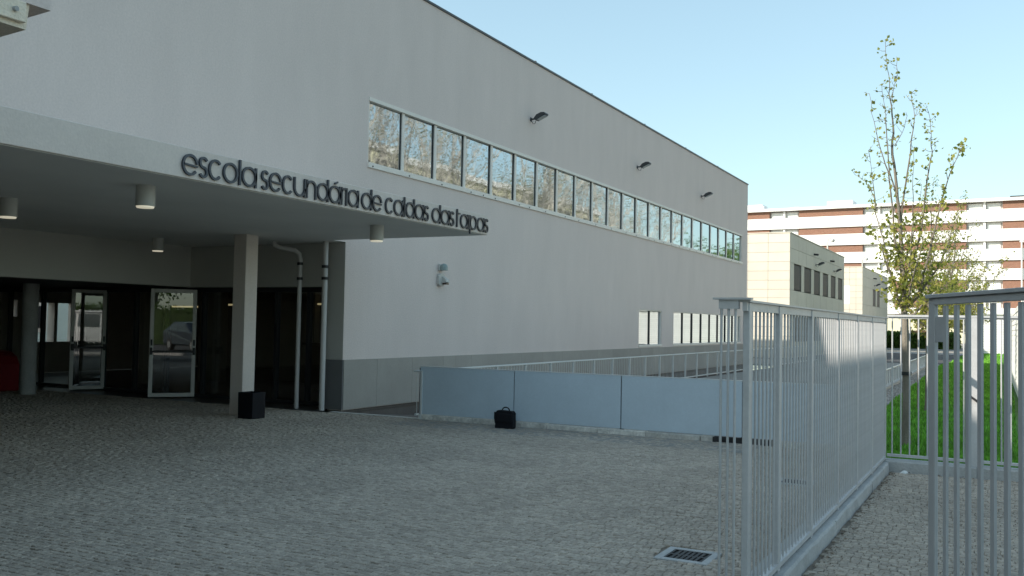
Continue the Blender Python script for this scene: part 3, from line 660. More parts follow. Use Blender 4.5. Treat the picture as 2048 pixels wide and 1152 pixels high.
# ------------------------------------------------------------------ FENCES, GATE, KERB
FNX = -1.27
kerb = MB(); random.seed(9)
kb = thing('fence_kerb', (FNX, 8.3, 0), 'low concrete kerb with a broken outer edge under the long fence', 'kerb')
y = 2.4
while y < 11.52:
    y1 = min(y+random.uniform(0.8, 1.25), 11.525)
    if 11.525-y1 < 0.2: y1 = 11.525
    # outer side chipped: small jogs
    n = 6; pts = []
    for i in range(n+1):
        yy = y+0.003+(y1-y-0.006)*i/n; pts.append((-1.20+random.uniform(-0.007, 0.004), yy))
    vs = []
    for px, yy in pts: vs += [(-1.405, yy, -0.05), (-1.405, yy, 0.10), (px-0.012, yy, 0.10+random.uniform(-0.003, 0.002)), (px, yy, 0.088+random.uniform(-0.010, 0.003)), (px+random.uniform(-0.004, 0.014), yy, -0.05)]
    fs = []
    for i in range(n):
        a = i*5
        for j in range(4): fs.append((a+j, a+j+1, a+5+j+1, a+5+j))
    fs += [(0, 4, 3, 2, 1), tuple(n*5+j for j in range(5))]
    mb = MB(); mb.add(vs, fs); part('kerb_segment', mb, 'concrete', kb); y = y1
kb2 = thing('rear_fence_kerb', (0, 11.6, 0), 'straight concrete kerb under the rear fence at the edge of the lawn', 'kerb')
x = -1.40
while x < 3.0:
    x1 = x+1.1; mb = MB(); mb.box(x+0.003, x1-0.003, 11.53, 11.82, -0.05, 0.11); part('kerb_segment', mb, 'concrete', kb2, bevel=0.008); x = x1

def bar_mesh(w, d, z0, z1):
    q = MB(); q.tube([(0, 0, z0), (0, 0, z1)], w/2, 8); return q.mesh('bar', M['galv'])
fl = thing('side_fence', (FNX, 5.16, 0.145), 'tall grey steel bar fence receding along the left side of the forecourt', 'fence')
O = Vector((FNX, 5.16, 0.145)); TOP = 1.755
posts = [5.16, 5.93, 7.02, 8.22, 9.35, 10.44, 11.64]
mb = MB(); mb.box(FNX-0.03, FNX+0.03, 5.09, 11.69, TOP-0.012, TOP); mb.box(FNX-0.012, FNX+0.012, 5.09, 11.64, TOP-0.06, TOP-0.012); part('top_rail', mb, 'galv', fl)
mb = MB(); mb.box(FNX-0.02, FNX+0.02, 5.12, 11.62, 0.122, 0.15); part('bottom_rail', mb, 'galv', fl)
for y in posts:
    mb = MB(); mb.box(FNX-0.018, FNX+0.018, y-0.032, y+0.032, 0.0995, TOP-0.013); p = part('post', mb, 'galv', fl, bevel=0.003)
bmesh_ = bar_mesh(0.0140, 0, 0.005, TOP-0.145-0.058)
for a, b in zip(posts, posts[1:]):
    n = max(1, round((b-a)/0.100)); st = (b-a)/n
    for i in range(1, n): link('bar', bmesh_, fl, (0, a+i*st-O.y, 0))
# short return at the near end, towards the plaza
mb = MB(); mb.box(FNX-0.17, FNX+0.04, 5.06, 5.12-0.001, TOP+0.001, TOP+0.012); mb.box(FNX-0.14, FNX-0.03, 5.075, 5.105, TOP-0.05, TOP); part('end_plate', mb, 'galv', fl)
for dx in (-0.128, -0.088, -0.05):
    mb = MB(); mb.tube([(FNX+dx, 5.09, 0.10), (FNX+dx, 5.09, TOP-0.05)], 0.0075, 8); part('bar', mb, 'galv', fl)

fb = thing('rear_fence', (0.6, 11.65, 0.145), 'grey steel bar fence with thin sunlit bars across the back, before the lawn', 'fence')
O2 = Vector((0.6, 11.65, 0.145))
mb = MB(); mb.box(-1.24, 3.0, 11.62, 11.68, 1.765, 1.79); mb.box(-1.24, 3.0, 11.64, 11.66, 1.745, 1.765); part('top_rail', mb, 'galv', fb)
mb = MB(); mb.box(-1.24, 3.0, 11.63, 11.67, 0.15, 0.18); part('bottom_rail', mb, 'galv', fb)
for x in (-0.335, 0.80, 1.93, 2.96):
    mb = MB(); mb.box(x-0.034, x+0.034, 11.622, 11.678, 0.1095, 1.764); part('post', mb, 'galv', fb, bevel=0.003)
mb = MB(); mb.obox((-0.335, 11.60, 0.86), (0.8, 0, -0.6), (0, 1, 0), (0.6, 0, 0.8), 0.05, 0.012, 0.012); part('latch', mb, 'darkbits', fb)
bm2 = bar_mesh(0.0165, 0, 0.035, 1.60)
x = -1.187
while x < 2.95:
    if all(abs(x-p) > 0.05 for p in (-0.335, 0.80, 1.93)): link('bar', bm2, fb, (x-O2.x, 0, 0))
    x += 0.0935

gt = thing('gate_leaf', (-0.28, 4.16, 0), 'open dark grey steel gate leaf with thick top rail at the right edge', 'gate')
gd = Vector((0.33, -0.69, 0)).normalized(); gn = Vector((-gd.y, gd.x, 0)); zz = Vector((0, 0, 1)); g0 = Vector((-0.28, 4.16, 0))
def gb(mb, u0, u1, z0, z1, t, off=0): mb.obox(g0+gd*(u0+u1)/2+zz*(z0+z1)/2+gn*off, gd, gn, zz, (u1-u0)/2, t, (z1-z0)/2); return mb
part('hinge_post', gb(MB(), 0.0, 0.06, 0.02, 1.735, 0.008), 'gatepaint', gt, bevel=0.003)
part('top_rail', gb(gb(MB(), 0.0, 1.25, 1.735, 1.75, 0.022), 0.061, 1.16, 1.708, 1.734, 0.012), 'gatepaint', gt, bevel=0.002)
part('bottom_rail', gb(MB(), 0.061, 1.16, 0.06, 0.11, 0.02), 'gatepaint', gt, bevel=0.002)
part('mid_plate', gb(MB(), 0.061, 0.134, 1.56, 1.66, 0.004), 'gatepaint', gt)
for i in range(10):
    u = 0.15+0.0985*i; part('bar', gb(MB(), u-0.014, u+0.014, 0.111, 1.704, 0.005), 'gatepaint', gt)
part('end_post', gb(MB(), 1.161, 1.24, 0.03, 1.734, 0.025), 'gatepaint', gt)

# dry leaves and dirt gathered along the kerbs of the forecourt
rd = random.Random(31); mb = MB()
for k in range(260):
    if rd.random() < 0.75: x = -1.165+abs(rd.gauss(0, 0.06)); y = rd.uniform(4.5, 11.4)
    elif rd.random() < 0.5: x = rd.uniform(-1.1, 1.0); y = 11.44-abs(rd.gauss(0, 0.05))
    else: x = rd.uniform(-1.1, 1.0); y = rd.uniform(4.5, 11.3)
    leaf0 = rd.uniform(0.008, 0.022); a = rd.uniform(0, 6.28); z = rd.uniform(0.004, 0.012); ca, sa = math.cos(a)*leaf0, math.sin(a)*leaf0
    mb.add([(x-ca, y-sa, z), (x+sa*.5, y-ca*.5, z+rd.uniform(0, .008)), (x+ca, y+sa, z+rd.uniform(0, .006)), (x-sa*.5, y+ca*.5, z+rd.uniform(0, .01))], [(0, 1, 2), (0, 2, 3)])
M['dryleaf'] = mat('dry_leaves', (0.13, 0.085, 0.05), 0.8, island=0.5)
structure('dry_leaves', mb, 'dryleaf', 'stuff', raw=True)

# drains
def grate(c, label, n):
    x, y = c; t = thing('drain_grate', (x, y, 0), label, 'drain', 'drain grates in the cobbles')
    mb = MB(); s = 0.19; i_ = 0.137
    mb.box(x-s, x-i_, y-s, y+s, -0.03, 0.003); mb.box(x+i_, x+s, y-s, y+s, -0.03, 0.003); mb.box(x-i_, x+i_, y-s, y-i_, -0.03, 0.003); mb.box(x-i_, x+i_, y+i_, y+s, -0.03, 0.003)
    part('concrete_collar', mb, 'concrete', t, bevel=0.004)
    mb = MB(); mb.box(x-i_, x+i_, y-i_, y+i_, -0.015, -0.012); part('pit', mb, 'darkbits', t)
    mb = MB(); e = i_-0.016
    mb.box(x-i_+.001, x-e, y-i_+.001, y+i_-.001, -0.011, 0.0); mb.box(x+e, x+i_-.001, y-i_+.001, y+i_-.001, -0.011, 0.0); mb.box(x-e, x+e, y-i_+.001, y-e, -0.011, 0.0); mb.box(x-e, x+e, y+e, y+i_-.001, -0.011, 0.0); part('grate_rim', mb, 'rust', t)
    for k in range(1, 7):
        xx = x-e+2*e*k/7; mb = MB(); mb.box(xx-0.011, xx+0.011, y-e, y+e, -0.010, -0.001); part('slat', mb, 'rust', t)
    mb = MB(); mb.box(x-e, x+e, y-0.014, y+0.014, -0.0105, -0.0015); part('cross_slat', mb, 'rust', t)
grate(GRATES[0], 'square iron drain grate with concrete collar in the near cobbles left of the fence', 6)
grate(GRATES[1], 'square iron drain grate seen through the fence bars, the farther of two', 6)
mb = MB(); mb.add([(-1.08, 11.38, 0.004), (-1.02, 11.36, 0.004), (-0.99, 11.42, 0.004), (-1.05, 11.45, 0.004), (-1.04, 11.40, 0.035), (-1.01, 11.42, 0.03)], [(0, 1, 4), (1, 2, 5), (1, 5, 4), (2, 3, 5), (3, 4, 5), (3, 0, 4), (0, 3, 2, 1)])
solo('crumpled_paper', mb, 'trim', (-1.02, 11.40, 0), 'small crumpled white paper in the corner of the two kerbs', 'litter')

# ------------------------------------------------------------------ LAWN, GRAVEL, RAILING BEYOND
mb = MB(); lx = [(-1.38, 11.83), (-1.38, 13.05), (-2.22, 13.07), (-2.27, 20.9), (-2.37, 24), (-2.60, 35), (-2.9, 50.4)]
vs = []
for x, y in lx: vs += [(x, y, -0.006), (0.4, y, -0.006)]
mb.add(vs, [(2*i, 2*i+1, 2*i+3, 2*i+2) for i in range(len(lx)-1)]); mb.quad((-2.74, 50.42, -0.006), (3.0, 50.42, -0.006), (3.0, 79.5, -0.006), (-2.74, 79.5, -0.006)); structure('lawn', mb, 'soil')
def lawn_left(y):
    for (x0, y0), (x1, y1) in zip(lx, lx[1:]):
        if y0 <= y <= y1: return x0+(x1-x0)*(y-y0)/(y1-y0)
    return -2.5
rg = random.Random(4); mb = MB()
for k in range(42000):
    y = 11.85 + 38.5*rg.random()**1.9; x0 = lawn_left(y); x = x0+(0.12-x0)*rg.random()
    s = 0.010+0.0006*(y-11); h = rg.uniform(0.03, 0.07); a = rg.uniform(0, 6.28); lx_, ly_ = rg.uniform(-.025, .025), rg.uniform(-.025, .025)
    ca, sa = math.cos(a)*s, math.sin(a)*s
    mb.add([(x-ca, y-sa, -0.006), (x+ca, y+sa, -0.006), (x+lx_, y+ly_, h)], [(0, 1, 2)])
for k in range(9000):                                    # the sunlit far end of the lawn
    x = rg.uniform(-2.7, 0.6); y = rg.uniform(50.4, 79.3); a = rg.uniform(0, 6.28); h = rg.uniform(0.04, 0.10); ca, sa = math.cos(a)*0.045, math.sin(a)*0.045
    mb.add([(x-ca, y-sa, -0.006), (x+ca, y+sa, -0.006), (x+rg.uniform(-.03, .03), y+rg.uniform(-.03, .03), h)], [(0, 1, 2)])
structure('grass', mb, 'grass', 'stuff', raw=True)
mb = MB(); vs = []
for x, y in lx: vs += [(-2.95 if y > 13.06 else x-0.01, max(y, 13.0), -0.003), (x, max(y, 13.0), -0.003)]
mb.add(vs, [(2*i, 2*i+1, 2*i+3, 2*i+2) for i in range(len(lx)-1)]); structure('gravel_bed', mb, 'gravel')
mb = MB()
for k in range(2600):
    y = 13.2+24*rg.random()**1.6; x = rg.uniform(-2.93, lawn_left(y)+0.03); s = rg.uniform(0.012, 0.035)
    vs = [(x+s*math.cos(j*1.2566+k)*rg.uniform(.7, 1.1), y+s*math.sin(j*1.2566+k)*rg.uniform(.7, 1.1), -0.003) for j in range(5)]
    mb.add(vs+[(x+rg.uniform(-.004, .004), y, s*0.7)], [(j, (j+1) % 5, 5) for j in range(5)])
structure('gravel_stones', mb, 'gravel', 'stuff', raw=True)

lr = thing('lawn_railing', (-3.0, 24.5, 0), 'low pale railing on a kerb between the rear paving and the lawn gravel', 'railing')
def lrx(y): return -2.93-(y-24.5)*0.0165
mb = MB(); mb.obox((lrx(35.5), 35.5, 0.03), (1, 0.0165, 0), (-0.0165, 1, 0), (0, 0, 1), 0.07, 11.2, 0.05); part('kerb', mb, 'concrete', lr)
mb = MB(); mb.tube([(lrx(24.4), 24.4, 0.52), (lrx(46.6), 46.6, 0.52)], 0.022, 8); part('top_rail', mb, 'rail', lr)
y = 24.5
while y < 46.6:
    mb = MB(); mb.box(lrx(y)-0.012, lrx(y)+0.012, y-0.012, y+0.012, 0.08, 0.51); part('baluster', mb, 'rail', lr); y += 0.6

# white boarded boundary wall on the right of the lawn
wt = thing('boarded_wall', (0.2, 48, 0), 'long white horizontally boarded wall along the right side of the lawn', 'wall')
NB = 15
for i in range(NB):
    z0 = 0.02+i*0.152
    mb = MB(); mb.add([(0.27, 21, z0), (-0.08, 50.8, z0), (-0.06, 50.8, z0), (0.29, 21, z0), (0.285, 21, z0+0.147), (-0.065, 50.8, z0+0.147), (-0.05, 50.8, z0+0.147), (0.30, 21, z0+0.147)],
        [(0, 1, 2, 3), (4, 7, 6, 5), (0, 4, 5, 1), (3, 2, 6, 7), (0, 3, 7, 4), (1, 5, 6, 2)]); part('board', mb, 'whiteboard', wt)
mb = MB(); mb.add([(0.32, 21, -0.02), (-0.03, 50.8, -0.02), (0.0, 50.8, -0.02), (0.35, 21, -0.02), (0.32, 21, 2.27), (-0.03, 50.8, 2.27), (0.0, 50.8, 2.27), (0.35, 21, 2.27)], [(0, 3, 2, 1), (4, 5, 6, 7), (0, 1, 5, 4), (1, 2, 6, 5), (2, 3, 7, 6), (3, 0, 4, 7)]); part('backing', mb, 'whiteboard', wt)

sh = thing('garden_building', (1.0, 79.5, 0), 'low white building with horizontal siding at the far end of the lawn', 'building')
for i in range(16):
    z0 = i*0.187; mb = MB(); mb.add([(-2.65, 79.5, z0+0.004), (9, 79.5, z0+0.004), (9, 79.54, z0+0.183), (-2.65, 79.54, z0+0.183), (-2.65, 79.7, z0+0.004), (9, 79.7, z0+0.004), (9, 79.7, z0+0.183), (-2.65, 79.7, z0+0.183)],
        [(0, 1, 2, 3), (4, 7, 6, 5), (0, 4, 5, 1), (3, 2, 6, 7), (0, 3, 7, 4), (1, 5, 6, 2)]); part('board', mb, 'whiteboard', sh)
mb = MB(); mb.box(-2.64, 9, 79.705, 86, 0, 2.98); part('wall', mb, 'whiteboard', sh)
mb = MB(); mb.box(-2.8, 9.2, 79.35, 86.2, 2.995, 3.08); part('roof', mb, 'aptwhite', sh)

# ------------------------------------------------------------------ SECOND AND THIRD BLOCKS (cream panels)
def cream_block(name, label, y0, y1, xl, h, wins, jx, lampys, front_hole=None):
    t = thing(name, (FX, y0, 0), label, 'building')
    mb = MB(); mb.box(xl, FX-0.03, y0+0.03, y1, 0, h-0.03); part('wall', mb, 'gap', t)
    mb = MB(); mb.box(xl, FX+0.03, y0-0.03, y1+0.03, h, h+0.05); part('roof_coping', mb, 'cream', t)
    zs = [0.0, 0.62, 1.18, 1.72, 2.25, 2.78, 3.30, 3.77, 4.27, 4.78, 5.29, 5.81, 6.34, h-0.002]
    xs_ = [FX]+jx+[xl]
    for a, b in zip(xs_[1:], xs_):
        for z0, z1 in zip(zs, zs[1:]):
            if front_hole and a+0.01 >= front_hole[0]-0.01 and b-0.01 <= front_hole[1]+0.01 and z0 > front_hole[2]-0.3 and z1 < front_hole[3]+0.3: continue
            mb = MB(); mb.box(a+0.008, b-0.008, y0, y0+0.028, z0+0.007, z1-0.007); part('cladding_panel', mb, 'cream', t)
    if front_hole:
        mb = MB(); mb.box(front_hole[0], front_hole[1], y0+0.015, y0+0.028, front_hole[2]-0.3, front_hole[3]+0.3); part('blind', mb, 'aptwhite', t)
    # side face panels, cut around the windows
    wz0, wz1 = 3.75, 5.25
    ysj = [y0+0.03]
    while ysj[-1] < y1-2.6: ysj.append(ysj[-1]+2.35)
    ysj.append(y1)
    for z0, z1 in [(0, 1.2), (1.2, 2.45), (2.45, wz0), (wz1, 6.05), (6.05, h-0.002)]:
        for a, b in zip(ysj, ysj[1:]):
            mb = MB(); mb.box(FX-0.028, FX, a+0.012, b-0.012, z0+0.010, z1-0.010); part('cladding_panel', mb, 'cream', t)
    segs = []; c = y0+0.03
    for a, b in wins: segs.append((c, a)); c = b
    segs.append((c, y1))
    for a, b in segs:
        mb = MB(); mb.box(FX-0.028, FX, a+0.004, b-0.004, wz0+0.004, wz1-0.004); part('cladding_panel', mb, 'cream', t)
    for a, b in wins:
        mb = MB(); q = 0.06
        mb.box(FX-0.2, FX-0.03, a+.005, b-.005, wz0+.005, wz0+q); mb.box(FX-0.2, FX-0.03, a+.005, b-.005, wz1-q, wz1-.005); mb.box(FX-0.2, FX-0.03, a+.005, a+q, wz0+q, wz1-q); mb.box(FX-0.2, FX-0.03, b-q, b-.005, wz0+q, wz1-q)
        w = part('window', mb, 'darkframe', t)
        mb = MB(); mb.box(FX-0.12, FX-0.029, a+q, b-q, wz0+q, wz1-q); part('pane', mb, 'winglass_dark', w)
    # ground floor windows
    n = 0
    for a, b in wins:
        mb = MB(); mb.box(FX+0.002, FX+0.02, a, b, 0.9, 2.3); w = part('window', mb, 'darkframe', t)
        mb = MB(); mb.box(FX+0.021, FX+0.026, a+0.06, b-0.06, 0.96, 2.24); part('pane', mb, 'winglass_dark', w)
    for y, lab in lampys:
        floodlight((FX, y, 5.60), 0.8, lab, 'dark floodlights on the cream blocks')
    for y in [lampys[0][0]-0.6, lampys[1][0]-1.4]:
        mb = MB(); mb.tube([(FX, y, 6.2), (FX+0.28, y, 6.17)], 0.06, 8); part('overflow_spout', mb, 'darkbits', t)
    return t
b2 = cream_block('cream_block', 'cream panel-clad block with six tall dark windows, behind the long school block', 51.84, 70.9, -24.0, 6.86,
    [(52.95, 55.05), (55.9, 58.1), (59.0, 61.1), (62.1, 64.1), (65.15, 67.1), (68.15, 70.1)], [-11.67, -12.78, -15.1, -17.5, -20],
    [(59.5, 'small dark floodlight on the nearer cream block, left of its pair'), (66.3, 'small dark floodlight on the nearer cream block, right of its pair')])
b3 = cream_block('cream_block', 'smaller-looking cream panel-clad block with two dark windows, beyond the first cream block', 80.6, 98.6, -24.0, 6.80,
    [(87.2, 89.2), (90.2, 92.2)], [-11.0, -11.5, -12.0, -14.4, -17, -20],
    [(88.1, 'tiny dark floodlight on the farther cream block, left of its pair'), (95.0, 'tiny dark floodlight on the farther cream block, right of its pair')], front_hole=(-12.0, -11.5, 3.77, 5.29))
def roof_cam(x, y, z, label):
    t = thing('roof_camera', (x, y, z), label, 'camera', 'white roof cameras')
    mb = MB(); mb.tube([(x, y, z), (x, y, z+0.55), (x+0.04, y, z+0.70), (x+0.16, y, z+0.78), (x+0.30, y, z+0.76)], 0.05, 8); part('bracket', mb, 'lampwhite', t, sm=True)
    mb = MB(); mb.lathe((x+0.32, y, z+0.50), [(0.03, 0), (0.12, 0.04), (0.15, 0.14), (0.10, 0.24), (0.03, 0.27)], 14); part('dome', mb, 'lampwhite', t, sm=True)
roof_cam(FX-0.1, 64.4, 6.91, 'white dome camera on a bent bracket on the roof edge of the nearer cream block')
roof_cam(FX-0.1, 81.2, 6.85, 'white dome camera on the roof corner of the farther cream block')

# ------------------------------------------------------------------ APARTMENT SLAB far behind
ap = thing('apartment_block', (-20, 151.2, 0), 'long white apartment block with brick bays between continuous balcony bands', 'building')
AD = Vector((1, -0.058, 0)).normalized(); AN = Vector((-AD.y, AD.x, 0)) * -1.0     # AN points to the camera
if AN.y > 0: AN = -AN
A0 = Vector((0, 150.0, 0))
def ab(mb, x0, x1, d0, d1, z0, z1):     # x along, d depth behind the front plane
    c = A0 + AD*(x0+x1)/2 - AN*(d0+d1)/2 + zz*(z0+z1)/2
    mb.obox(c, AD, AN, zz, (x1-x0)/2, (d1-d0)/2, (z1-z0)/2); return mb
XL, XR = -118.0, 9.6
part('core_wall', ab(MB(), XL+0.5, XR-0.5, 0.83, 12.0, 0.0, 20.4), 'aptshade', ap)
part('roof_slab', ab(MB(), XL, XR, -0.35, 12.4, 20.52, 20.95), 'aptwhite', ap)
levels = [(17.62, 19.38), (14.80, 16.52), (12.00, 13.66), (9.20, 10.80), (6.35, 7.95), (4.20, 5.15)]
for i, (z0, z1) in enumerate(levels):
    part('balcony_parapet', ab(MB(), XL, XR, 0.0, 0.14, z0, z1), 'aptwhite', ap)
    part('floor_slab', ab(MB(), XL+.1, XR-.1, 0.145, 0.80, z0+0.02, z0+0.26), 'aptwhite', ap)
gaps = [(19.38, 20.52), (16.52, 17.62), (13.66, 14.80), (10.80, 12.0), (7.95, 9.2), (5.15, 6.35)]
bays = [-0.67-14.4*k for k in range(0, 9)]
for gi, (z0, z1) in enumerate(gaps):
    for x in bays:
        x1 = x+9.7
        if x1 > XR or x < XL: continue
        part('brick_bay', ab(MB(), x, x1, 0.26, 0.815, z0-1.4, z1-0.02), 'brick', ap)
        w = part('window', ab(MB(), x-4.55, x-2.55, 0.72, 0.815, z0-1.2, z1-0.15), 'frame', ap); part('shutter', ab(MB(), x-4.45, x-2.65, 0.67, 0.719, z0-1.1, z1-0.25), 'aptshade', w)
        w = part('window', ab(MB(), x-2.1, x-0.2, 0.72, 0.815, z0-1.2, z1-0.15), 'frame', ap); part('shutter', ab(MB(), x-2.0, x-0.3, 0.67, 0.719, z0-1.1, z1-0.25), 'aptshade', w)
        part('pillar', ab(MB(), x-2.48, x-2.18, 0.25, 0.81, z0-0.2, z1-0.01), 'aptwhite', ap)
for a, b in [(-38.6, -35.85), (-25.5, -21.6), (-60, -56)]:
    rb = part('roof_housing', ab(MB(), a, b, 2.0, 5.0, 20.955, 22.0), 'aptwhite', ap)
    for k in range(2): part('vent', ab(MB(), a+0.5+k*(b-a)/2.1, a+0.5+k*(b-a)/2.1+1.2, 1.95, 2.0, 21.2, 21.7), 'aptshade', rb)
part('roof_edge_plate', ab(MB(), 0.3, 2.6, -0.3, 2, 20.955, 21.15), 'floodbody', ap)
part('plinth_wall', ab(MB(), XL+1, XR-1, 0.3, 0.80, 0.0, 4.18), 'aptcream', ap)
mb = MB(); p0 = A0+AD*1.75+AN*0.15; mb.tube([p0+zz*4, p0+zz*14.6], 0.10, 8); mb.tube([p0+zz*14.6+AD*-0.25, p0+zz*14.6+AD*0.25], 0.12, 8); part('drainpipe', mb, 'aptwhite', ap)
roofbits = MB(); ab(roofbits, -30.6, -29.7, 1, 2, 20.955, 21.2); part('roof_vent', roofbits, 'aptshade', ap)

# ------------------------------------------------------------------ FOLIAGE TOOLS
def leaf(mb, p, s, rr):
    n = Vector((rr.gauss(0, 1), rr.gauss(0, 1), rr.gauss(0.35, 0.8)));
    if n.length < 1e-3: n = Vector((0, 0, 1))
    n.normalize(); a = n.orthogonal().normalized(); a = (a*math.cos(6.28*rr.random()) + n.cross(a)*math.sin(6.28*rr.random()))
    if a.length < 0.1: a = n.orthogonal()
    a.normalize(); b = n.cross(a); w = s*rr.uniform(0.28, 0.42)
    t = p+a*s; m0 = p+a*s*0.5
    mb.add([p, m0+b*w-n*w*0.3, t, m0-b*w-n*w*0.3], [(0, 1, 2), (0, 2, 3)])
def hedge_obj(name, x0, x1, y0, y1, z1, nl, s, label, m='leaf_green', seed=1):
    rr = random.Random(seed); t = thing(name, ((x0+x1)/2, (y0+y1)/2, 0), label, 'hedge')
    mb = MB(); mb.box(x0+.1, x1-.1, y0+.1, y1-.1, 0, z1-0.12); part('core', mb, mat('hedge_core', (0.03, 0.055, 0.012), 0.95, var=0.4, vscale=2), t)
    mb = MB()
    for k in range(nl):
        f = rr.random(); x = rr.uniform(x0, x1); y = rr.uniform(y0, y1); z = rr.uniform(0.02, z1)
        if f < 0.45: y = y0+rr.uniform(-.05, .15)
        elif f < 0.8: z = z1+rr.uniform(-.15, .08)
        else: x = rr.choice((x0, x1))+rr.uniform(-.1, .1)
        leaf(mb, Vector((x, y, z)), s*rr.uniform(.7, 1.3), rr)
    part('foliage', mb, m, t, raw=True)
    return t
hedge_obj('box_hedge', -13.0, -4.4, 95.5, 104.0, 1.35, 9000, 0.30, 'clipped green hedge across the far road, behind the nearest tree trunk', seed=2)

# ------------------------------------------------------------------ THE NEAR YOUNG TREE
LIMBS = {
'leader':[(0,0,0),(0,0,.98),(-.01,0,1.76),(-.04,0,1.99),(-.02,0,2.31),(-.06,0,2.57),(-.07,0,2.92),(-.1,0,3.26),(-.13,0,3.64),(-.19,0,4.14),(-.18,0,4.44),(-.2,0,4.75),(-.23,0,5.02),(-.24,0,5.3),(-.27,0,5.58),(-.29,0,5.78)],
'l2':[(-.06,0,2.57),(-.15,.01,2.83),(-.2,.02,3.51),(-.25,.03,3.89),(-.36,.03,4.24),(-.45,.04,4.64),(-.51,.05,5.06)],
'l3':[(-.13,0,3.54),(-.22,-.03,3.87),(-.25,-.06,4.26),(-.27,-.09,4.62),(-.29,-.11,4.81),(-.32,-.14,5.14)],
'l3b':[(-.2,0,4.92),(-.17,.03,5.13),(-.13,.07,5.29),(-.14,.1,5.52)],
'l4':[(-.09,0,2.97),(-.04,.03,3.56),(.04,.07,4.16),(.09,.1,4.68),(.05,.13,5.03)],
'l4b':[(-.16,0,4.26),(-.05,-.1,4.42),(.02,-.18,4.64)],
'l5':[(-.03,0,2.18),(.06,-.13,2.6),(.11,-.26,3.15),(.11,-.39,3.6),(.13,-.51,4.08)],
'l6':[(.05,0,2.47),(.16,.06,2.9),(.22,.13,3.4),(.26,.19,3.78),(.31,.25,4.18),(.3,.32,4.46),(.26,.38,4.78)],
'l7':[(.15,0,2.11),(.28,-.05,2.6),(.39,-.09,3.16),(.48,-.14,3.5),(.58,-.18,3.81),(.68,-.23,4.06),(.73,-.27,4.14)],
'l8':[(-.03,0,1.92),(-.11,-.06,2.08),(-.16,-.12,2.32),(-.26,-.18,2.56),(-.3,-.23,2.81),(-.39,-.29,3.01)],
'l8b':[(-.18,-.13,2.33),(-.31,.03,2.91),(-.43,.15,3.29),(-.47,.28,3.56),(-.6,.4,3.83),(-.76,.5,3.95)],
'l8c':[(-.42,.15,3.35),(-.46,.05,3.78),(-.48,.02,3.96),(-.51,-.03,4.21)],
'l9':[(-.03,0,1.90),(.15,.07,2.11),(.28,.15,2.33),(.43,.22,2.58),(.53,.3,2.91),(.58,.37,3.2)],
'l10':[(-.02,0,1.80),(.12,-.04,1.86),(.24,-.06,2.01),(.42,-.05,2.16),(.59,-.02,2.25)],
'l11':[(-.02,0,2.22),(.04,.04,2.33),(.12,.07,2.76),(.17,.11,3.19),(.23,.15,3.47)],
'm1':[(-.05,0,2.5),(.05,.25,2.9),(.10,.42,3.3),(.16,.5,3.75)], 'm2':[(-.02,0,2.1),(-.1,.3,2.4),(-.16,.45,2.8),(-.2,.5,3.3)], 'm3':[(0,0,1.95),(.1,-.3,2.3),(.22,-.45,2.7),(.3,-.5,3.15)]}
RAD = dict(leader=0.054, l2=.018, l3=.012, l3b=.006, l4=.016, l4b=.006, l5=.016, l6=.018, l7=.016, l8=.022, l8b=.012, l8c=.007, l9=.026, l10=.018, l11=.013, m1=.014, m2=.014, m3=.016)
def young_tree(base, label, seed=7, scale=(1, 1), rot=0.0, dens=1.0, leaves_m='leaf_young', ls=0.068, name='young_tree'):
    rr = random.Random(seed); B = Vector(base); t = thing(name, base, label, 'tree', 'young trees along the lawn')
    sx, sz = scale; c_, s_ = math.cos(rot), math.sin(rot)
    def T(p): return B+Vector(((p[0]*c_-p[1]*s_)*sx, (p[0]*s_+p[1]*c_)*sx, p[2]*sz))
    wood = MB(); lv = MB()
    for k, pts in LIMBS.items():
        P = [T(p) for p in pts]; n = len(P); r0 = RAD[k]
        # resample with a little waver
        Q, Rr = [], []
        for i in range(n-1):
            for j in range(3):
                f = j/3; q = P[i].lerp(P[i+1], f); tt = (i+f)/(n-1)
                if 0 < i+f: q = q+Vector((rr.uniform(-1, 1), rr.uniform(-1, 1), 0))*0.010*(0.3+tt)
                Q.append(q); Rr.append(max(0.0035, r0*(1-tt)**(1.25 if k == 'leader' else 0.8)))
        Q.append(P[-1]); Rr.append(0.003)
        if k == 'leader': Rr[0] = r0*1.35
        wood.tube(Q, Rr, 9 if k == 'leader' else 6)
        for i, q in enumerate(Q):
            z = (q.z-B.z)/sz; tt = i/len(Q)
            if z < 1.85 or (k == 'leader' and z < 2.5): continue
            low_ = max(0.0, min(1.0, (3.55-z)/1.0)); wgt = (1.0 + 0.8*low_)*dens*(1.9 if k in ('l6', 'l7', 'l4', 'l8c') and z > 3 else 1.0)
            # twigs with leaf tufts
            m_ = int(wgt) + (1 if rr.random() < wgt-int(wgt) else 0)
            for _ in range(m_):
                L = rr.uniform(0.06, 0.16+0.20*low_); a = rr.uniform(0, 6.283); d = Vector((math.cos(a), math.sin(a), rr.uniform(0.1, 1.2))).normalized()
                e = q+d*L*sx; mid = q.lerp(e, 0.5)+Vector((0, 0, -0.01))
                wood.tube([q, mid, e], [0.004, 0.003, 0.0015], 4, cap=False)
                nl = rr.randint(2, 4) + int(4*low_)
                for _ in range(nl):
                    f = rr.uniform(0.35, 1.1); p = q.lerp(e, f)+Vector((rr.gauss(0, .022+.03*low_), rr.gauss(0, .022+.03*low_), rr.gauss(0, .022+.03*low_)))
                    leaf(lv, p, ls*rr.uniform(0.65, 1.25)*(1 if z < 3.5 else 0.85), rr)
    part('trunk', wood, 'bark', t, sm=True)
    cr = part('crown', lv, leaves_m, t, raw=True)
    return t
tr = young_tree((-1.27, 14.26, -0.006), 'slender young tree with sparse upright limbs, nearest behind the rear fence', 7)
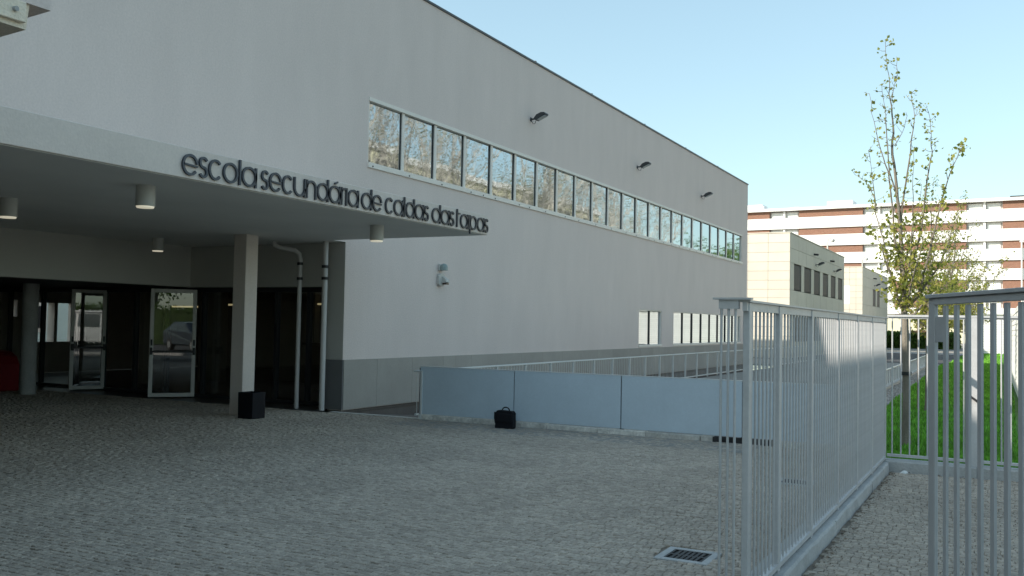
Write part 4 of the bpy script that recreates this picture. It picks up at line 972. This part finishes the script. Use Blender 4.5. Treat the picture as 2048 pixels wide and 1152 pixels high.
mb = MB(); mb.tube([(-1.32, 14.30, 1.02), (-1.22, 14.22, 1.02)], 0.010, 6); mb.lathe((-1.27, 14.26, 0.98), [(0.07, 0), (0.072, 0.05)], 12); part('tree_tie', mb, 'strap', tr)
tr2 = young_tree((-1.42, 20.5, -0.006), 'young leafy tree second in the row, just behind the nearest one', 21, (1.15, 0.80), 1.9, 1.15)
mb = MB(); mb.box(-1.62, -1.58, 20.48, 20.52, 0, 1.85); mb.box(-1.75, -1.35, 20.49, 20.51, 1.58, 1.62); st = part('stake', mb, 'stake', tr2)
young_tree((-1.42, 27.0, -0.006), 'young yellow-green tree third in the row along the lawn', 33, (1.75, 0.90), 4.1, 1.75, ls=0.075)
young_tree((-1.45, 34.0, -0.006), 'young yellow-green tree fourth in the row along the lawn', 45, (1.8, 0.88), 0.7, 1.5, ls=0.08)
young_tree((-1.5, 42.0, -0.006), 'young tree last in the row, far end of the lawn', 57, (1.7, 0.85), 2.6, 1.3, ls=0.085)

# ------------------------------------------------------------------ CONCRETE PORTAL, top left
PX = -4.7
po = thing('gate_portal', (-5.4, -1.6, 0), 'pale concrete gate portal corner jutting in at the top left', 'portal')
mb = MB(); mb.add([(PX, -2, 3.145), (PX, 3.155, 3.145), (-13, 3.9, 3.145), (-13, -2, 3.145), (PX, -2, 3.285), (PX, 3.17, 3.285), (-13, 3.915, 3.285), (-13, -2, 3.285)], [(0, 3, 2, 1), (4, 5, 6, 7), (0, 1, 5, 4), (1, 2, 6, 5), (2, 3, 7, 6), (3, 0, 4, 7)]); part('beam', mb, 'stonecast', po)  # only the corner is in view; beam and cap stretched left for shade
mb = MB(); mb.add([(PX+0.02, -2, 3.286), (PX+0.02, 3.285, 3.286), (-13, 4.02, 3.286), (-13, -2, 3.286), (PX+0.02, -2, 3.62), (PX+0.02, 3.285, 3.62), (-13, 4.02, 3.62), (-13, -2, 3.62)], [(0, 3, 2, 1), (4, 5, 6, 7), (0, 1, 5, 4), (1, 2, 6, 5), (2, 3, 7, 6), (3, 0, 4, 7)]); part('cap_slab', mb, 'render', po)
mb = MB(); mb.box(PX+0.002, PX+0.03, -2, 3.135, 3.172, 3.2845); pl = part('face_plate', mb, 'stonecast', po, bevel=0.004)
mb = MB(); mb.tube([(PX+0.03, 3.065, 3.228), (PX+0.05, 3.067, 3.228)], 0.014, 14); part('bolt', mb, 'concrete', pl, sm=True)
mb = MB(); mb.box(-13, -2.3, -12, 1.0, 3.63, 3.9); part('roof_slab', mb, 'stonecast', po)  # unseen slab added to darken the left of the plaza
for x, y in [(-6.0, -1.6), (-12.4, -1.6), (-3.2, -1.6), (-3.2, -11)]:  # unseen supports under the beam and the added slab
    mb = MB(); mb.box(x-0.2, x+0.2, y-0.2, y+0.2, 0, 3.144 if x < -4 else 3.629); part('pillar', mb, 'stonecast', po, bevel=0.01)
mb = MB(); mb.box(-12.8, -4.2, -11.8, -5.0, 0, 3.629); part('unseen_shade_wall', mb, 'canopy', po)  # unseen block added with the slab to darken the plaza's left side

# ------------------------------------------------------------------ ACROSS THE STREET (seen only as reflections in the glass)
def street_tree_proto(seed, hh):
    rr = random.Random(seed); wood = MB(); lv = MB()
    def grow(p, d, L, r, depth):
        n = 4; Q = [p]; Rr = [r]; q = p
        for i in range(n):
            d = (d+Vector((rr.gauss(0, .12), rr.gauss(0, .12), rr.gauss(0.05, .08)))).normalized(); q = q+d*L/n; Q.append(q); Rr.append(r*(1-0.45*(i+1)/n))
        wood.tube(Q, Rr, 7 if depth < 2 else 4, cap=False)
        if depth >= 5 or r < 0.010:
            for _ in range(3): leaf(lv, q+Vector((rr.gauss(0, .35), rr.gauss(0, .35), rr.gauss(0, .35))), rr.uniform(.10, .2), rr)
            return
        for k in range(rr.choice((2, 3, 3)) if depth else 5):
            a = rr.uniform(0, 6.283); sp = rr.uniform(0.2, 0.5); dd = (d+Vector((math.cos(a)*sp, math.sin(a)*sp, 0.15))).normalized()
            grow(Q[rr.choice((-1, -1, -2))], dd, L*rr.uniform(.6, .85), r*rr.uniform(.5, .68), depth+1)
    grow(Vector((0, 0, 0)), Vector((0, 0, 1)), hh*0.33, 0.17, 0)
    return wood.mesh('trunk', M['palebark']), lv.raw('crown', M['leaf_pale'])
protos = [street_tree_proto(s, h) for s, h in ((3, 17.5), (8, 16.0), (15, 18.5))]
rr = random.Random(77)
for i, (x, y) in enumerate([(11.2, 33), (11.0, 39), (12.0, 44.5), (11.4, 50), (12.4, 56), (11.2, 61), (12.6, 66.5), (11.5, 72), (12.8, 78), (11.8, 84), (13.5, 90), (15.5, 47), (15.8, 59), (15.2, 69), (16, 81), (13.6, 36), (13.8, 41.5), (14.2, 53), (14.6, 63.5), (14.4, 74.5), (17.5, 52), (17.8, 64), (18, 75), (18.5, 88), (12.4, 96)]):
    t = thing('street_tree', (x, y, -0.02), 'tall pale-barked street tree mirrored in the upper windows', 'tree', 'street trees mirrored in the upper windows')
    a, b = protos[i % 3]; s = rr.uniform(.85, 1.1)
    for nm, me in (('trunk', a), ('crown', b)): link(nm, me, t)
    t.rotation_euler = (0, 0, rr.uniform(0, 6.28)); t.scale = (s, s, s)

ho = thing('hillside_house', (48, 118, 0), 'tall sunlit cream apartment house mirrored low in the upper windows', 'building')
mb = MB(); mb.box(46, 60, 78, 160, 0, 22.0); part('wall', mb, 'aptcream', ho)
mb = MB(); mb.box(45.5, 60.5, 77.5, 160.5, 22.0, 22.8); part('roof', mb, 'aptwhite', ho)
q = MB(); q.box(-0.05, 0.05, -0.8, 0.8, -0.9, 0.9); wmesh = q.mesh('window', M['winglass_dark'])
for fz in (14.0, 17.0, 20.0):
    y = 80.5
    while y < 159: link('window', wmesh, ho, (46-48-0.03, y-118, fz)); y += 3.4
for i, (x, y, r_) in enumerate([(8.5, 99, 2.6), (9.5, 106, 3.2), (8.0, 112, 3.0), (10.5, 118, 3.4), (9.0, 124, 3.0)]):
    t = thing('round_tree', (x, y, 0), 'dense green tree mirrored in the far panes of the upper windows', 'tree', 'green trees mirrored in the far upper panes')
    r3 = random.Random(190+i); w = MB(); w.tube([(x, y, 0), (x+.1, y, 3), (x, y+.2, 6)], [.25, .2, .1], 8); lv = MB()
    for c in range(34):
        cc = Vector((x+r3.gauss(0, r_*.5), y+r3.gauss(0, r_*.55), 7.2+r3.gauss(0, r_*.55)))
        w.tube([(x, y+.1, 4), tuple(cc)], [.06, .015], 5, cap=False)
        for _ in range(90): leaf(lv, cc+Vector((r3.gauss(0, .7), r3.gauss(0, .7), r3.gauss(0, .55))), r3.uniform(.22, .4), r3)
    part('trunk', w, 'bark', t); part('crown', lv, 'leaf_green', t, raw=True)

hedge_obj('street_hedge', 16.2, 17.4, -40, 12.0, 2.2, 9000, 0.16, 'tall green hedge mirrored in the open glass door', seed=6)
for i, (x, y) in enumerate([(18.5, -14), (19, -3), (20, -24)]):
    t = thing('hedge_tree', (x, y, 0), 'leafy green tree mirrored above the hedge in the glass door', 'tree', 'leafy trees mirrored in the glass door')
    r3 = random.Random(90+i); w = MB(); w.tube([(x, y, 0), (x+.1, y, 2), (x, y+.2, 4)], [.22, .17, .1], 8); lv = MB()
    for c in range(26):
        cc = Vector((x+r3.gauss(0, 1.5), y+r3.gauss(0, 1.7), 4.4+r3.gauss(0, 1.2)))
        w.tube([(x, y+.1, 3), tuple(cc)], [.06, .015], 5, cap=False)
        for _ in range(110): leaf(lv, cc+Vector((r3.gauss(0, .5), r3.gauss(0, .5), r3.gauss(0, .4))), r3.uniform(.14, .26), r3)
    part('trunk', w, 'bark', t); part('crown', lv, 'leaf_green', t, raw=True)
# pale picket fence behind the van
pf = thing('picket_fence', (15.9, 8, 0), 'pale picket fence behind the white van, mirrored in the left glass door', 'fence')
q = MB(); q.box(-0.02, 0.02, -0.05, 0.05, 0.05, 1.95); pm = q.mesh('picket', M['whiteboard'])
for i in range(64): link('picket', pm, pf, (0, -8+0.26*i, 0))
mb = MB(); mb.box(15.93, 15.97, -0.1, 16.6, 0.4, 0.5); mb.box(15.93, 15.97, -0.1, 16.6, 1.5, 1.6); part('rail', mb, 'whiteboard', pf)

def vehicle(name, loc, rz, prof, wins, width, paint, label, cat, wheel_x, wr):
    t = thing(name, loc, label, cat); L = Vector(loc)
    def add(nm, mb, m, **k):
        o = link(nm, mb.mesh(nm, M[m]), k.get('parent', t));
        if k.get('b'): bev(o, k['b'], 2)
        return o
    w = width/2
    taper = lambda v: 1.0 if v < 0.95 else 1.0-0.16*min(1, (v-0.95)/0.9)
    mb = MB(); mb.prism(prof, lambda u, v, k: (u, (-w if k == 0 else w)*taper(v), v)); add('body', mb, paint, b=0.05)
    for win in wins:
        for sgn in (-1, 1):
            mb = MB(); mb.add([(u, sgn*(w*taper(v)+0.012), v) for u, v in win], [tuple(range(len(win)))]); add('side_window', mb, 'carglass')
    for x in wheel_x:
        for sgn in (-1, 1):
            mb = MB(); mb.tube([(x, sgn*(w-0.2), wr), (x, sgn*(w+0.01), wr)], wr, 22); wh = add('wheel', mb, 'tyre', b=0.02)
            mb = MB(); mb.tube([(x, sgn*(w-0.05), wr), (x, sgn*(w+0.022), wr)], wr*0.6, 16); add('rim', mb, 'hub', parent=wh)
    t.rotation_euler = (0, 0, rz); return t, add
vprof = [(-2.3, 0.35), (2.15, 0.35), (2.25, 0.5), (2.22, 0.95), (1.75, 1.08), (1.05, 1.78), (0.8, 1.88), (-2.2, 1.90), (-2.32, 1.6)]
vt, addv = vehicle('white_van', (11.3, 9.3, -0.02), R(-70), vprof, [[(0.35, 1.1), (1.45, 1.1), (0.98, 1.68), (0.35, 1.72)], [(-0.9, 1.1), (0.2, 1.1), (0.2, 1.72), (-0.9, 1.72)]], 1.75, 'vanwhite', 'white van parked across the street, mirrored in the left glass door', 'van', (-1.45, 1.45), 0.33)
mb = MB(); mb.add([(1.80, -0.68, 1.09), (1.80, 0.68, 1.09), (1.13, 0.58, 1.72), (1.13, -0.58, 1.72)], [(0, 1, 2, 3)]); addv('windscreen', mb, 'carglass')
for s in (-1, 1):
    mb = MB(); mb.box(2.18, 2.27, s*0.62-0.14, s*0.62+0.14, 0.68, 0.86); addv('headlight', mb, 'floodglass', b=0.02)
mb = MB(); mb.box(2.15, 2.32, -0.85, 0.85, 0.36, 0.52); addv('bumper', mb, 'darkframe', b=0.03)
cprof = [(-2.0, 0.3), (2.0, 0.3), (2.08, 0.55), (1.95, 0.82), (1.0, 0.95), (0.4, 1.38), (-0.9, 1.42), (-1.7, 1.05), (-2.05, 0.95)]
ct, addc = vehicle('dark_car', (8.6, -3.4, -0.02), R(118), cprof, [[(0.85, 0.97), (0.3, 1.32), (-0.3, 1.35), (-0.3, 0.97)], [(-0.38, 0.97), (-0.38, 1.35), (-0.85, 1.33), (-1.4, 1.0)]], 1.7, 'cardark', 'dark car parked across the street, mirrored in the right glass door', 'car', (-1.25, 1.28), 0.30)
mb = MB(); mb.add([(1.02, -0.66, 0.97), (1.02, 0.66, 0.97), (0.46, 0.60, 1.35), (0.46, -0.60, 1.35)], [(0, 1, 2, 3)]); addc('windscreen', mb, 'carglass')
for s in (-1, 1):
    mb = MB(); mb.box(1.93, 2.06, s*0.58-0.15, s*0.58+0.15, 0.58, 0.72); addc('headlight', mb, 'floodglass', b=0.02)
